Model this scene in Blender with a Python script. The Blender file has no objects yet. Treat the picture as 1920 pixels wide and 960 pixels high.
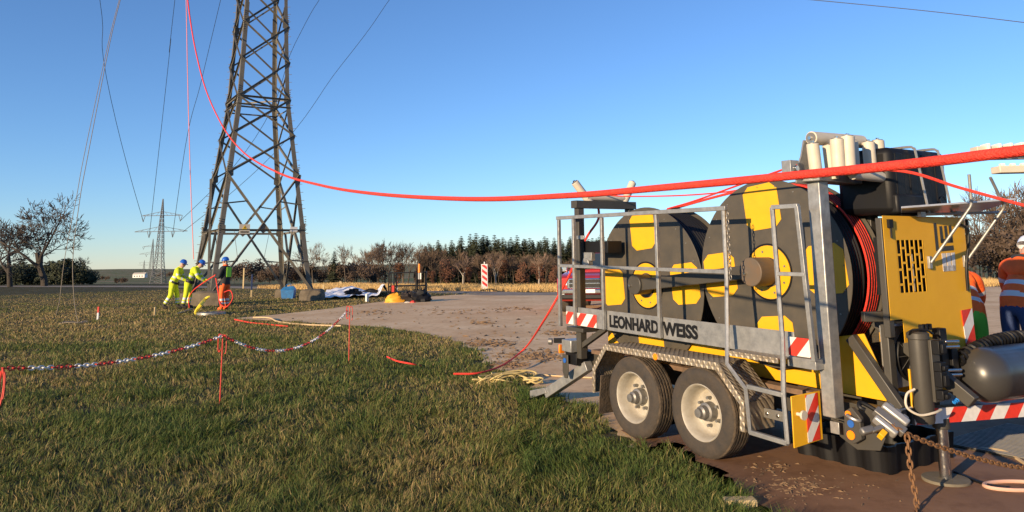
import bpy, bmesh, math, random
import numpy as np
from mathutils import Vector, Matrix, Euler
random.seed(7); rng = np.random.default_rng(11)
scn = bpy.context.scene
COL = scn.collection
R = math.radians
# ------------------------------------------------------------------ camera
F = 1400.0; CAMH = 1.55; PITCH = math.atan(250/1400.0); ROLL = R(1.2)   # lower two thirds of a 4:3 phone frame: lens axis sits above the middle
fw = Vector((0, math.cos(PITCH), math.sin(PITCH))); r0 = Vector((1, 0, 0)); u0 = Vector((0, -math.sin(PITCH), math.cos(PITCH)))
RT = r0*math.cos(ROLL) - u0*math.sin(ROLL); UP = u0*math.cos(ROLL) + r0*math.sin(ROLL)
CAM = Vector((0, 0, CAMH))
cd = bpy.data.cameras.new('camera'); co = bpy.data.objects.new('camera', cd); COL.objects.link(co)
cd.sensor_width = 36; cd.sensor_fit = 'HORIZONTAL'; cd.lens = 36*F/1920; cd.shift_y = -0.125
cd.clip_start = 0.05; cd.clip_end = 12000
co.matrix_world = Matrix(((RT.x, UP.x, -fw.x, 0), (RT.y, UP.y, -fw.y, 0), (RT.z, UP.z, -fw.z, CAMH), (0, 0, 0, 1)))
scn.camera = co
# ------------------------------------------------------------------ light
SUN_AZ = 43.0; SUN_EL = 12.5      # azimuth the light travels towards, right of straight ahead
wd = bpy.data.worlds.new('World'); scn.world = wd; wd.use_nodes = True
nt = wd.node_tree; bgn = nt.nodes['Background']
sk = nt.nodes.new('ShaderNodeTexSky'); sk.sky_type = 'NISHITA'; sk.sun_disc = False
sk.sun_elevation = R(SUN_EL); sk.sun_rotation = R(SUN_AZ + 180); sk.altitude = 500; sk.air_density = 1.0; sk.dust_density = 0.0; sk.ozone_density = 5.0
tn = nt.nodes.new('ShaderNodeMix'); tn.data_type = 'RGBA'; tn.blend_type = 'MULTIPLY'; tn.inputs[0].default_value = 1.0; tn.inputs[7].default_value = (0.98, 0.94, 0.985, 1)   # the phone's white balance
nt.links.new(sk.outputs[0], tn.inputs[6]); nt.links.new(tn.outputs[2], bgn.inputs[0]); bgn.inputs[1].default_value = 0.128
sl = bpy.data.lights.new('sun', 'SUN'); so = bpy.data.objects.new('sun', sl); COL.objects.link(so)
sl.energy = 5.0; sl.angle = R(0.55); sl.color = (1.0, 0.75, 0.47)
ld = Vector((math.sin(R(SUN_AZ))*math.cos(R(SUN_EL)), math.cos(R(SUN_AZ))*math.cos(R(SUN_EL)), -math.sin(R(SUN_EL))))
so.rotation_euler = ld.to_track_quat('-Z', 'Y').to_euler()
scn.view_settings.view_transform = 'Standard'; scn.view_settings.look = 'None'; scn.view_settings.gamma = 1.0
scn.view_settings.exposure = 0.68
# ------------------------------------------------------------------ pixel helpers (photo pixels, 1920 x 960)
def ray(x, y): return (fw + RT*((x-960)/F) + UP*((240-y)/F)).normalized()
def gnd(x, y, z=0.0): d = ray(x, y); return CAM + d*((z-CAMH)/d.z)
def onplane(x, y, P, n): d = ray(x, y); return CAM + d*((P-CAM).dot(n)/d.dot(n))
def atdepth(x, y, Y): d = ray(x, y); return CAM + d*(Y/d.y)
# trailer frame: u towards its hitch, w away from the camera side, z up
_a = R(-31.0); _t = R(1.5)
TW = Vector((math.cos(_a), -math.sin(_a), 0)); 
_u = Vector((-math.sin(_a), -math.cos(_a), 0)); TU = _u*math.cos(_t) - Vector((0, 0, math.sin(_t))); TZ = TU.cross(TW)
TO = Vector((1.29, 6.42, 0))
TROT = Matrix((TU, TW, TZ)).transposed()
def T(u, w, z): return TO + TU*u + TW*w + TZ*z
def L(px, py, w): q = onplane(px, py, TO+TW*w, TW)-TO; return (q.dot(TU), w, q.dot(TZ))
def LU(px, py, u): q = onplane(px, py, TO+TU*u, TU)-TO; return (u, q.dot(TW), q.dot(TZ))
def loc_t(p): q = Vector(p)-TO; return Vector((q.dot(TU), q.dot(TW), q.dot(TZ)))
# ------------------------------------------------------------------ materials
MATS = {}
def mat(name, col, rough=0.6, metal=0.0, var=0.0, scale=8.0, col2=None, bump=0.0, bscale=60.0, amount=0.5, coat=0.0, spec=0.5, detail=6.0):
    if name in MATS: return MATS[name]
    m = bpy.data.materials.new(name); m.use_nodes = True; n = m.node_tree.nodes; l = m.node_tree.links
    b = n['Principled BSDF']; b.inputs['Base Color'].default_value = (*col, 1); b.inputs['Roughness'].default_value = rough; b.inputs['Metallic'].default_value = metal
    b.inputs['Specular IOR Level'].default_value = spec
    if coat: b.inputs['Coat Weight'].default_value = coat
    tc = n.new('ShaderNodeTexCoord')
    if var or col2:
        nz = n.new('ShaderNodeTexNoise'); nz.inputs['Scale'].default_value = scale; nz.inputs['Detail'].default_value = detail; nz.inputs['Roughness'].default_value = 0.65
        l.new(tc.outputs['Object'], nz.inputs['Vector'])
        rp = n.new('ShaderNodeValToRGB'); rp.color_ramp.elements[0].position = 0.5-0.25*amount-0.08; rp.color_ramp.elements[1].position = 0.5+0.25*(1-amount)+0.08
        c2 = col2 if col2 else tuple(c*(1-var) for c in col)
        rp.color_ramp.elements[0].color = (*c2, 1); rp.color_ramp.elements[1].color = (*col, 1)
        l.new(nz.outputs['Fac'], rp.inputs[0]); l.new(rp.outputs[0], b.inputs['Base Color'])
        mr = n.new('ShaderNodeMapRange'); mr.inputs[3].default_value = min(1, rough+0.15); mr.inputs[4].default_value = max(0.05, rough-0.1)
        l.new(nz.outputs['Fac'], mr.inputs[0]); l.new(mr.outputs[0], b.inputs['Roughness'])
    if bump:
        n2 = n.new('ShaderNodeTexNoise'); n2.inputs['Scale'].default_value = bscale; n2.inputs['Detail'].default_value = 5
        l.new(tc.outputs['Object'], n2.inputs['Vector'])
        bp = n.new('ShaderNodeBump'); bp.inputs['Strength'].default_value = bump; bp.inputs['Distance'].default_value = 0.02
        l.new(n2.outputs['Fac'], bp.inputs['Height']); l.new(bp.outputs[0], b.inputs['Normal'])
    MATS[name] = m; return m
def stripes(name, ca, cb, width, slope, axes=('X', 'Z'), rough=0.35, off=0.0):
    m = bpy.data.materials.new(name); m.use_nodes = True; n = m.node_tree.nodes; l = m.node_tree.links; b = n['Principled BSDF']
    tc = n.new('ShaderNodeTexCoord'); sp = n.new('ShaderNodeSeparateXYZ'); l.new(tc.outputs['Object'], sp.inputs[0])
    ml = n.new('ShaderNodeMath'); ml.operation = 'MULTIPLY_ADD'; l.new(sp.outputs[axes[1]], ml.inputs[0]); ml.inputs[1].default_value = slope; l.new(sp.outputs[axes[0]], ml.inputs[2])
    ad = n.new('ShaderNodeMath'); ad.operation = 'MULTIPLY_ADD'; l.new(ml.outputs[0], ad.inputs[0]); ad.inputs[1].default_value = 1/(2*width); ad.inputs[2].default_value = off + 100
    fr = n.new('ShaderNodeMath'); fr.operation = 'FRACT'; l.new(ad.outputs[0], fr.inputs[0])
    gt = n.new('ShaderNodeMath'); gt.operation = 'GREATER_THAN'; l.new(fr.outputs[0], gt.inputs[0]); gt.inputs[1].default_value = 0.5
    nz = n.new('ShaderNodeTexNoise'); nz.inputs['Scale'].default_value = 25; nz.inputs['Detail'].default_value = 6; l.new(tc.outputs['Object'], nz.inputs['Vector'])
    mx = n.new('ShaderNodeMix'); mx.data_type = 'RGBA'; mx.inputs[6].default_value = (*ca, 1); mx.inputs[7].default_value = (*cb, 1); l.new(gt.outputs[0], mx.inputs[0])
    m2 = n.new('ShaderNodeMix'); m2.data_type = 'RGBA'; m2.blend_type = 'MULTIPLY'; m2.inputs[0].default_value = 0.35; l.new(mx.outputs[2], m2.inputs[6]); l.new(nz.outputs['Fac'], m2.inputs[7])
    l.new(m2.outputs[2], b.inputs['Base Color']); b.inputs['Roughness'].default_value = rough
    MATS[name] = m; return m
M_GALV = mat('galvanised', (0.42, 0.415, 0.395), 0.40, 0.55, col2=(0.22, 0.225, 0.225), scale=14, bump=0.05)
M_GREY = mat('grey_paint', (0.058, 0.053, 0.044), 0.45, 0, var=0.25, scale=5)
M_FLANGE = mat('flange_paint', (0.050, 0.046, 0.038), 0.5, 0, col2=(0.078, 0.066, 0.048), scale=6, detail=12)
M_YEL = mat('yellow_paint', (0.70, 0.375, 0.006), 0.45, 0, col2=(0.62, 0.32, 0.006), scale=5)
M_YELP = mat('yellow_panel', (0.78, 0.42, 0.010), 0.5, 0, col2=(0.70, 0.36, 0.010), scale=3)
M_BLK = mat('black_plastic', (0.007, 0.007, 0.008), 0.5, 0, var=0.3, scale=20, spec=0.3)
M_RUB = mat('rubber', (0.022, 0.021, 0.02), 0.8, 0, col2=(0.055, 0.042, 0.03), scale=9, bump=0.3, amount=0.35)
M_MUDTREAD = mat('muddy_tread', (0.11, 0.078, 0.048), 0.95, 0, col2=(0.03, 0.026, 0.022), scale=14, bump=0.5)
M_RIM = mat('rim_paint', (0.46, 0.435, 0.37), 0.45, 0.1, col2=(0.30, 0.26, 0.20), scale=9)
M_STEEL = mat('bright_steel', (0.62, 0.60, 0.56), 0.25, 1.0)
M_DSTEEL = mat('dull_steel', (0.28, 0.27, 0.25), 0.5, 0.7, var=0.3)
M_RUST = mat('rusty_chain', (0.30, 0.16, 0.07), 0.75, 0.35, col2=(0.14, 0.07, 0.035), scale=40)
M_ROPE = mat('red_rope', (0.82, 0.055, 0.03), 0.7, 0, col2=(0.62, 0.03, 0.02), scale=60, bump=0.5, bscale=180)
M_RED = mat('red_paint', (0.62, 0.05, 0.03), 0.5, 0, var=0.2)
M_WHITE = mat('white_plastic', (0.75, 0.74, 0.70), 0.5, 0, var=0.15)
M_CREAM = mat('cream_roller', (0.60, 0.54, 0.43), 0.5, 0, var=0.15, scale=12)
M_CONC = mat('concrete', (0.16, 0.13, 0.09), 0.9, 0, col2=(0.09, 0.072, 0.05), scale=3, bump=0.5, bscale=14)
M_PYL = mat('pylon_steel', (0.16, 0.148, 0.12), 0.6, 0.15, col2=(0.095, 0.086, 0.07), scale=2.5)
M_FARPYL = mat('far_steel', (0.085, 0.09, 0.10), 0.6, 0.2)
M_WIRE = mat('wire', (0.04, 0.045, 0.055), 0.6, 0.3)
M_ORANGE = mat('orange_lens', (0.9, 0.24, 0.01), 0.3, 0)
M_BLUE = mat('blue_plastic', (0.02, 0.11, 0.42), 0.4, 0, var=0.2)
M_STRIPE = stripes('hazard_stripe', (0.78, 0.05, 0.03), (0.80, 0.78, 0.74), 0.11, -0.9, off=0.1)
M_WOOD = mat('stake_wood', (0.62, 0.47, 0.24), 0.8, 0, var=0.25)
M_RLINK = mat('red_link', (0.50, 0.035, 0.025), 0.45); M_WLINK = mat('white_link', (0.74, 0.73, 0.72), 0.45)
def checker_plate():
    m = mat('checker_plate', (0.42, 0.37, 0.29), 0.5, 0.55, col2=(0.24, 0.19, 0.13), scale=7)
    n = m.node_tree.nodes; l = m.node_tree.links; b = n['Principled BSDF']; tc = n.new('ShaderNodeTexCoord')
    sp = n.new('ShaderNodeSeparateXYZ'); l.new(tc.outputs['Object'], sp.inputs[0])
    s = []
    for sg in (1, -1):
        a = n.new('ShaderNodeMath'); a.operation = 'MULTIPLY_ADD'; l.new(sp.outputs['Y'], a.inputs[0]); a.inputs[1].default_value = sg; l.new(sp.outputs['X'], a.inputs[2])
        a1 = n.new('ShaderNodeMath'); a1.operation = 'MULTIPLY_ADD'; l.new(sp.outputs['Z'], a1.inputs[0]); a1.inputs[1].default_value = sg*0.8; l.new(a.outputs[0], a1.inputs[2])
        c = n.new('ShaderNodeMath'); c.operation = 'MULTIPLY'; l.new(a1.outputs[0], c.inputs[0]); c.inputs[1].default_value = 110
        d = n.new('ShaderNodeMath'); d.operation = 'SINE'; l.new(c.outputs[0], d.inputs[0]); s.append(d)
    mx = n.new('ShaderNodeMath'); mx.operation = 'MAXIMUM'; l.new(s[0].outputs[0], mx.inputs[0]); l.new(s[1].outputs[0], mx.inputs[1])
    bp = n.new('ShaderNodeBump'); bp.inputs['Strength'].default_value = 0.9; bp.inputs['Distance'].default_value = 0.004
    l.new(mx.outputs[0], bp.inputs['Height']); l.new(bp.outputs[0], b.inputs['Normal']); return m
M_CHK = checker_plate()
# ------------------------------------------------------------------ mesh helpers
class MB:
    def __init__(s): s.v = []; s.f = []
    def add(s, vs, fs):
        o = len(s.v); s.v += [tuple(v) for v in vs]; s.f += [tuple(i+o for i in f) for f in fs]; return s
    def box(s, c, size, rot=None):
        hx, hy, hz = [k/2 for k in size]; vs = [Vector((x, y, z)) for x in (-hx, hx) for y in (-hy, hy) for z in (-hz, hz)]
        if rot is not None: vs = [rot @ v for v in vs]
        return s.add([Vector(c)+v for v in vs], [(0, 1, 3, 2), (4, 6, 7, 5), (0, 4, 5, 1), (2, 3, 7, 6), (0, 2, 6, 4), (1, 5, 7, 3)])
    def bx(s, x0, x1, y0, y1, z0, z1): return s.box(((x0+x1)/2, (y0+y1)/2, (z0+z1)/2), (x1-x0, y1-y0, z1-z0))
    def bar(s, a, b, w, h, up=(0, 0, 1)):
        a = Vector(a); b = Vector(b); d = (b-a).normalized(); up = Vector(up)
        if abs(d.dot(up)) > 0.98: up = Vector((0, 1, 0))
        x = d.cross(up).normalized()*w/2; y = x.cross(d).normalized()*h/2
        return s.add([a-x-y, a+x-y, a+x+y, a-x+y, b-x-y, b+x-y, b+x+y, b-x+y], [(3, 2, 1, 0), (4, 5, 6, 7), (0, 1, 5, 4), (1, 2, 6, 5), (2, 3, 7, 6), (3, 0, 4, 7)])
    def angle(s, a, b, w, t, d1, d2):
        a = Vector(a); b = Vector(b); d = (b-a).normalized()
        e1 = Vector(d1); e1 = (e1-d*e1.dot(d)).normalized(); e2 = Vector(d2); e2 = (e2-d*e2.dot(d)-e1*e2.dot(e1)).normalized()
        prof = [(0, 0), (w, 0), (w, t), (t, t), (t, w), (0, w)]
        vs = [a+e1*p+e2*q for p, q in prof]+[b+e1*p+e2*q for p, q in prof]
        fl = [(i, (i+1) % 6, 6+(i+1) % 6, 6+i) for i in range(6)]
        return s.add(vs, fl+[(0, 3, 2, 1), (0, 5, 4, 3), (6, 7, 8, 9), (6, 9, 10, 11)])
    def cyl(s, a, b, ra, rb=None, n=14, cap=True):
        a = Vector(a); b = Vector(b); rb = ra if rb is None else rb; d = (b-a).normalized()
        x = d.orthogonal().normalized(); y = d.cross(x); vs = []
        for p, r in ((a, ra), (b, rb)):
            for i in range(n): t = 2*math.pi*i/n; vs.append(p+x*math.cos(t)*r+y*math.sin(t)*r)
        fs = [(i, (i+1) % n, n+(i+1) % n, n+i) for i in range(n)]
        if cap: fs += [tuple(range(n-1, -1, -1)), tuple(range(n, 2*n))]
        return s.add(vs, fs)
    def tube(s, pts, r, n=8, closed=False, radii=None):
        pts = [Vector(p) for p in pts]; m = len(pts); vs = []; fs = []; prev = None
        for i, p in enumerate(pts):
            if closed: d = pts[(i+1) % m]-pts[i-1]
            else: d = pts[min(i+1, m-1)]-pts[max(i-1, 0)]
            d.normalize()
            if prev is None: x = d.orthogonal().normalized()
            else: x = (prev-d*prev.dot(d)); x = x.normalized() if x.length > 1e-6 else d.orthogonal().normalized()
            prev = x; y = d.cross(x); rr = radii[i] if radii else r
            for k in range(n): t = 2*math.pi*k/n; vs.append(p+(x*math.cos(t)+y*math.sin(t))*rr)
        for i in range(m if closed else m-1):
            j = (i+1) % m
            for k in range(n): fs.append((i*n+k, i*n+(k+1) % n, j*n+(k+1) % n, j*n+k))
        if not closed: fs += [tuple(range(n-1, -1, -1)), tuple(range((m-1)*n, m*n))]
        return s.add(vs, fs)
    def lathe(s, prof, c, axis, n=32):      # prof: (radius, along axis)
        c = Vector(c); d = Vector(axis).normalized(); x = d.orthogonal().normalized(); y = d.cross(x); m = len(prof); vs = []; fs = []
        for i in range(n):
            t = 2*math.pi*i/n; e = x*math.cos(t)+y*math.sin(t)
            for r, h in prof: vs.append(c+e*r+d*h)
        for i in range(n):
            j = (i+1) % n
            for k in range(m-1): fs.append((i*m+k, j*m+k, j*m+k+1, i*m+k+1))
        return s.add(vs, fs)
    def prism(s, poly, d):                  # poly: 3D points, extruded by vector d
        n = len(poly); d = Vector(d); a = [Vector(p) for p in poly]
        return s.add(a+[p+d for p in a], [tuple(range(n-1, -1, -1)), tuple(range(n, 2*n))]+[(i, (i+1) % n, n+(i+1) % n, n+i) for i in range(n)])
    def sphere(s, c, r, n=14, m=8, sq=(1, 1, 1), lo=-0.5, hi=0.5):
        vs = []; fs = []; c = Vector(c)
        for j in range(m+1):
            ph = math.pi*(lo+(hi-lo)*j/m)
            for i in range(n): t = 2*math.pi*i/n; vs.append(c+Vector((math.cos(t)*math.cos(ph)*r*sq[0], math.sin(t)*math.cos(ph)*r*sq[1], math.sin(ph)*r*sq[2])))
        for j in range(m):
            for i in range(n): fs.append((j*n+i, j*n+(i+1) % n, (j+1)*n+(i+1) % n, (j+1)*n+i))
        return s.add(vs, fs)
    def mesh(s, name, m, ang=40):
        me = bpy.data.meshes.new(name); me.from_pydata([tuple(v) for v in s.v], [], s.f); me.validate()
        bm = bmesh.new(); bm.from_mesh(me); bmesh.ops.recalc_face_normals(bm, faces=bm.faces); bm.to_mesh(me); bm.free()
        if m: me.materials.append(m)
        me.shade_smooth(); me.set_sharp_from_angle(angle=R(ang)); return me
    def build(s, name, m, parent=None, bev=0, loc=None, ang=40):
        o = bpy.data.objects.new(name, s.mesh(name, m, ang)); COL.objects.link(o)
        if parent: o.parent = parent
        if loc is not None: o.location = loc
        if bev:
            b = o.modifiers.new('bevel', 'BEVEL'); b.width = bev; b.segments = 2; b.limit_method = 'ANGLE'; b.angle_limit = R(40)
        return o
def obj(name, me, parent=None, loc=None, rot=None, scale=None):
    o = bpy.data.objects.new(name, me); COL.objects.link(o)
    if parent: o.parent = parent
    if loc is not None: o.location = loc
    if rot is not None: o.rotation_euler = rot
    if scale is not None: o.scale = scale
    return o
def tag(o, label=None, cat=None, group=None, kind=None):
    if label: o['label'] = label
    if cat: o['category'] = cat
    if group: o['group'] = group
    if kind: o['kind'] = kind
    return o
def thing(name, label, cat, loc=(0, 0, 0), rotz=0, group=None, rot=None):
    o = bpy.data.objects.new(name, None); o.empty_display_size = 0.2; COL.objects.link(o); o.location = loc
    o.rotation_euler = rot.to_euler() if rot is not None else (0, 0, rotz)
    return tag(o, label, cat, group)
def smooth_pts(P, n=8):     # Catmull-Rom
    P = [Vector(p) for p in P]; out = []
    for i in range(len(P)-1):
        a = P[i-1] if i else P[0]*2-P[1]; b = P[i]; c = P[i+1]; d = P[i+2] if i+2 < len(P) else P[-1]*2-P[-2]
        for k in range(n):
            t = k/n; out.append(0.5*((2*b)+(c-a)*t+(2*a-5*b+4*c-d)*t*t+(3*b-a-3*c+d)*t**3))
    return out+[P[-1]]
def inpoly(X, Y, poly):
    ins = np.zeros(X.shape, bool); n = len(poly)
    for i in range(n):
        x1, y1 = poly[i]; x2, y2 = poly[(i+1) % n]
        c = ((y1 > Y) != (y2 > Y)) & (X < (x2-x1)*(Y-y1)/((y2-y1)+1e-12)+x1); ins ^= c
    return ins
# ------------------------------------------------------------------ terrain
ROADPX = [(-700, 537), (-250, 537), (0, 537), (300, 537.5), (600, 541.5), (860, 548), (1000, 551.5)]
ROAD = [gnd(*q) for q in ROADPX]
ROAD += [Vector((7, 37.5, 0)), Vector((20, 35, 0)), Vector((45, 33, 0)), Vector((90, 33, 0))]
_ra = [math.atan2(p.x, p.y) for p in ROAD]; _rd = [math.hypot(p.x, p.y) for p in ROAD]
def height(X, Y):
    az = np.arctan2(X, Y); d = np.hypot(X, Y)
    dc = np.interp(az, _ra, _rd)+9.0
    s = CAMH/dc*0.93
    z = -np.clip(d-dc, 0, 420)*s
    z500 = -420*s
    k = np.clip((d-dc-420)/700, 0, 1); zz = z500*(1-k)+(-9.0)*k
    k2 = np.clip((d-1300)/2500, 0, 1); zz = zz*(1-k2)+k2*(-2.0+6*np.sin(az*9+1.0)+5*np.sin(az*23))
    z = np.where(d-dc > 420, zz, z)
    back = np.clip((np.abs(az)-1.2)/0.4, 0, 1)
    return z*(1-back)
def hz(x, y): return float(height(np.array([x]), np.array([y]))[0])
rings = list(np.linspace(0.5, 20, 16))+list(np.linspace(22, 120, 36))+list(np.geomspace(126, 6000, 44)); NA = 288
az = np.linspace(-math.pi, math.pi, NA, endpoint=False)
RR, AA = np.meshgrid(rings, az, indexing='ij'); X = RR*np.sin(AA); Y = RR*np.cos(AA); Z = height(X, Y)
V = [(0, 0, 0)]+list(zip(X.ravel(), Y.ravel(), Z.ravel())); FC = [(0, 1+(i+1) % NA, 1+i) for i in range(NA)]
for r in range(len(rings)-1):
    for i in range(NA): a = 1+r*NA+i; b = 1+r*NA+(i+1) % NA; FC.append((a, b, b+NA, a+NA))
me = bpy.data.meshes.new('ground'); me.from_pydata(V, [], FC); me.shade_smooth()
def ground_mat():
    m = bpy.data.materials.new('meadow'); m.use_nodes = True; n = m.node_tree.nodes; l = m.node_tree.links; b = n['Principled BSDF']
    g = n.new('ShaderNodeNewGeometry')
    def noise(sc, det=6): q = n.new('ShaderNodeTexNoise'); q.inputs['Scale'].default_value = sc; q.inputs['Detail'].default_value = det; l.new(g.outputs['Position'], q.inputs['Vector']); return q
    a = noise(0.8); c = noise(9); e = noise(0.012, 3)
    r1 = n.new('ShaderNodeValToRGB'); cr = r1.color_ramp; cr.elements[0].position = 0.35; cr.elements[0].color = (0.050, 0.052, 0.018, 1); cr.elements[1].position = 0.68; cr.elements[1].color = (0.135, 0.112, 0.050, 1); l.new(a.outputs['Fac'], r1.inputs[0])
    r2 = n.new('ShaderNodeValToRGB'); cr = r2.color_ramp; cr.elements[0].position = 0.3; cr.elements[0].color = (0.35, 0.35, 0.35, 1); cr.elements[1].position = 0.7; cr.elements[1].color = (1, 1, 1, 1); l.new(c.outputs['Fac'], r2.inputs[0])
    mu = n.new('ShaderNodeMix'); mu.data_type = 'RGBA'; mu.blend_type = 'MULTIPLY'; mu.inputs[0].default_value = 1; l.new(r1.outputs[0], mu.inputs[6]); l.new(r2.outputs[0], mu.inputs[7])
    r3 = n.new('ShaderNodeValToRGB'); cr = r3.color_ramp; cr.interpolation = 'CONSTANT'
    cr.elements[0].color = (0.11, 0.13, 0.05, 1); cr.elements[1].position = 0.47; cr.elements[1].color = (0.22, 0.17, 0.10, 1); e3 = cr.elements.new(0.54); e3.color = (0.13, 0.14, 0.06, 1); l.new(e.outputs['Fac'], r3.inputs[0])
    ln = n.new('ShaderNodeVectorMath'); ln.operation = 'LENGTH'; l.new(g.outputs['Position'], ln.inputs[0])
    mr = n.new('ShaderNodeMapRange'); mr.inputs[1].default_value = 150; mr.inputs[2].default_value = 300; l.new(ln.outputs['Value'], mr.inputs[0])
    mx = n.new('ShaderNodeMix'); mx.data_type = 'RGBA'; l.new(mr.outputs[0], mx.inputs[0]); l.new(mu.outputs[2], mx.inputs[6]); l.new(r3.outputs[0], mx.inputs[7])
    l.new(mx.outputs[2], b.inputs['Base Color']); b.inputs['Roughness'].default_value = 0.95; b.inputs['Specular IOR Level'].default_value = 0.15
    bp = n.new('ShaderNodeBump'); bp.inputs['Strength'].default_value = 0.8; bp.inputs['Distance'].default_value = 0.06; l.new(c.outputs['Fac'], bp.inputs['Height']); l.new(bp.outputs[0], b.inputs['Normal'])
    return m
me.materials.append(ground_mat()); tag(obj('ground', me), kind='structure')
def ribbon(name, pts, w, m, lift, sub=6):
    c = smooth_pts(pts, sub); b = MB(); vs = []; fs = []
    for i, p in enumerate(c):
        d = (c[min(i+1, len(c)-1)]-c[max(i-1, 0)]); d.z = 0; d.normalize(); nrm = Vector((d.y, -d.x, 0))
        for k in (-1, -0.33, 0.33, 1):
            q = p+nrm*k*w/2*(1+0.06*math.sin(i*1.7+k)); vs.append((q.x, q.y, hz(q.x, q.y)+lift))
    for i in range(len(c)-1):
        for k in range(3): fs.append((i*4+k, i*4+k+1, i*4+k+5, i*4+k+4))
    b.add(vs, fs); return tag(b.build(name, m), kind='structure')
M_ROADM = mat('gravel_road', (0.27, 0.225, 0.175), 0.9, 0, col2=(0.16, 0.13, 0.10), scale=0.9, bump=0.4, bscale=12)
ribbon('road', ROAD, 3.0, M_ROADM, 0.012)
M_STUB = mat('stubble', (0.66, 0.44, 0.17), 0.95, 0, col2=(0.34, 0.22, 0.09), scale=3.5, bump=0.9, bscale=7)
_s0 = [gnd(*q) for q in ((560, 537.5), (620, 539), (760, 541), (900, 541.5), (1060, 542.5), (1250, 541), (1600, 536), (1900, 532))]
ribbon('stubble_field', _s0, 6.0, M_STUB, 0.02)
# the work pad: muddy steel matting
PADPX = [(428, 598), (500, 601), (560, 604), (630, 609), (700, 613), (760, 620), (800, 627), (850, 640), (885, 655), (905, 672), (925, 692), (985, 708), (1004, 735), (1060, 752), (1112, 765), (1140, 800), (1195, 838), (1265, 838), (1330, 880), (1385, 925), (1432, 972)]
PAD = [gnd(*q) for q in PADPX]
PAD = smooth_pts(PAD, 5)
PAD = [Vector((p.x+0.05*math.sin(i*2.1)+0.04*math.sin(i*0.9+1), p.y+0.06*math.sin(i*1.3), 0)) for i, p in enumerate(PAD)]
PAD += [Vector((2.0, 3.4, 0)), Vector((3.5, 0.5, 0)), Vector((26, 0.5, 0)), Vector((26, 33, 0)), Vector((8, 35.5, 0))]+[gnd(*q) for q in ((1040, 553), (980, 552), (900, 552), (850, 553), (800, 557), (740, 563), (690, 569), (600, 581), (520, 590))]
PADXY = [(p.x, p.y) for p in PAD]
def pad_mat(name='muddy_matting', ca=(0.58, 0.375, 0.18), cb=(0.73, 0.53, 0.30)):
    m = bpy.data.materials.new(name); m.use_nodes = True; n = m.node_tree.nodes; l = m.node_tree.links; b = n['Principled BSDF']
    g = n.new('ShaderNodeNewGeometry')
    def noise(sc, det=6, rgh=0.6): q = n.new('ShaderNodeTexNoise'); q.inputs['Scale'].default_value = sc; q.inputs['Detail'].default_value = det; q.inputs['Roughness'].default_value = rgh; l.new(g.outputs['Position'], q.inputs['Vector']); return q
    a = noise(0.5); c = noise(5, 8, 0.7); e = noise(40, 4)
    r1 = n.new('ShaderNodeValToRGB'); cr = r1.color_ramp; cr.elements[0].position = 0.36; cr.elements[0].color = (*ca, 1); cr.elements[1].position = 0.66; cr.elements[1].color = (*cb, 1); l.new(a.outputs['Fac'], r1.inputs[0])
    r2 = n.new('ShaderNodeValToRGB'); cr = r2.color_ramp; cr.elements[0].position = 0.28; cr.elements[0].color = (0.66, 0.60, 0.54, 1); cr.elements[1].position = 0.52; cr.elements[1].color = (1, 1, 1, 1); l.new(c.outputs['Fac'], r2.inputs[0])
    mu = n.new('ShaderNodeMix'); mu.data_type = 'RGBA'; mu.blend_type = 'MULTIPLY'; mu.inputs[0].default_value = 1; l.new(r1.outputs[0], mu.inputs[6]); l.new(r2.outputs[0], mu.inputs[7])
    l.new(mu.outputs[2], b.inputs['Base Color']); b.inputs['Roughness'].default_value = 0.75; b.inputs['Specular IOR Level'].default_value = 0.3
    ad = n.new('ShaderNodeMath'); ad.operation = 'MULTIPLY_ADD'; l.new(e.outputs['Fac'], ad.inputs[0]); ad.inputs[1].default_value = 0.25; l.new(c.outputs['Fac'], ad.inputs[2])
    bp = n.new('ShaderNodeBump'); bp.inputs['Strength'].default_value = 0.22; bp.inputs['Distance'].default_value = 0.015; l.new(ad.outputs[0], bp.inputs['Height']); l.new(bp.outputs[0], b.inputs['Normal'])
    return m
bm = bmesh.new(); f_ = bm.faces.new([bm.verts.new((p.x, p.y, 0.008)) for p in PAD]); bmesh.ops.triangulate(bm, faces=[f_]); me = bpy.data.meshes.new('work_pad'); bm.to_mesh(me); bm.free()
if me.polygons[0].normal.z < 0: me.flip_normals()
M_PAD = pad_mat(); me.materials.append(M_PAD); tag(obj('pavement', me), kind='structure')
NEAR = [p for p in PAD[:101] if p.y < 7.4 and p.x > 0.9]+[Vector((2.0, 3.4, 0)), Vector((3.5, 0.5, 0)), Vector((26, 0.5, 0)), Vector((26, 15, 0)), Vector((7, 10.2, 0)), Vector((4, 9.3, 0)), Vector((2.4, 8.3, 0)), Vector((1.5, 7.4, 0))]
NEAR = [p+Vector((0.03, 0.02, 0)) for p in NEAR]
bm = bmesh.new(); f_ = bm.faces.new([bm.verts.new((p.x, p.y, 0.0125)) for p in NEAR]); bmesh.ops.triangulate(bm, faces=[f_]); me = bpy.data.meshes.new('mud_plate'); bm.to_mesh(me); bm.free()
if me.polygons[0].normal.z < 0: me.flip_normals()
me.materials.append(pad_mat('rusty_mud', (0.19, 0.098, 0.05), (0.285, 0.16, 0.088))); tag(obj('mud_plate', me), kind='structure')
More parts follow.
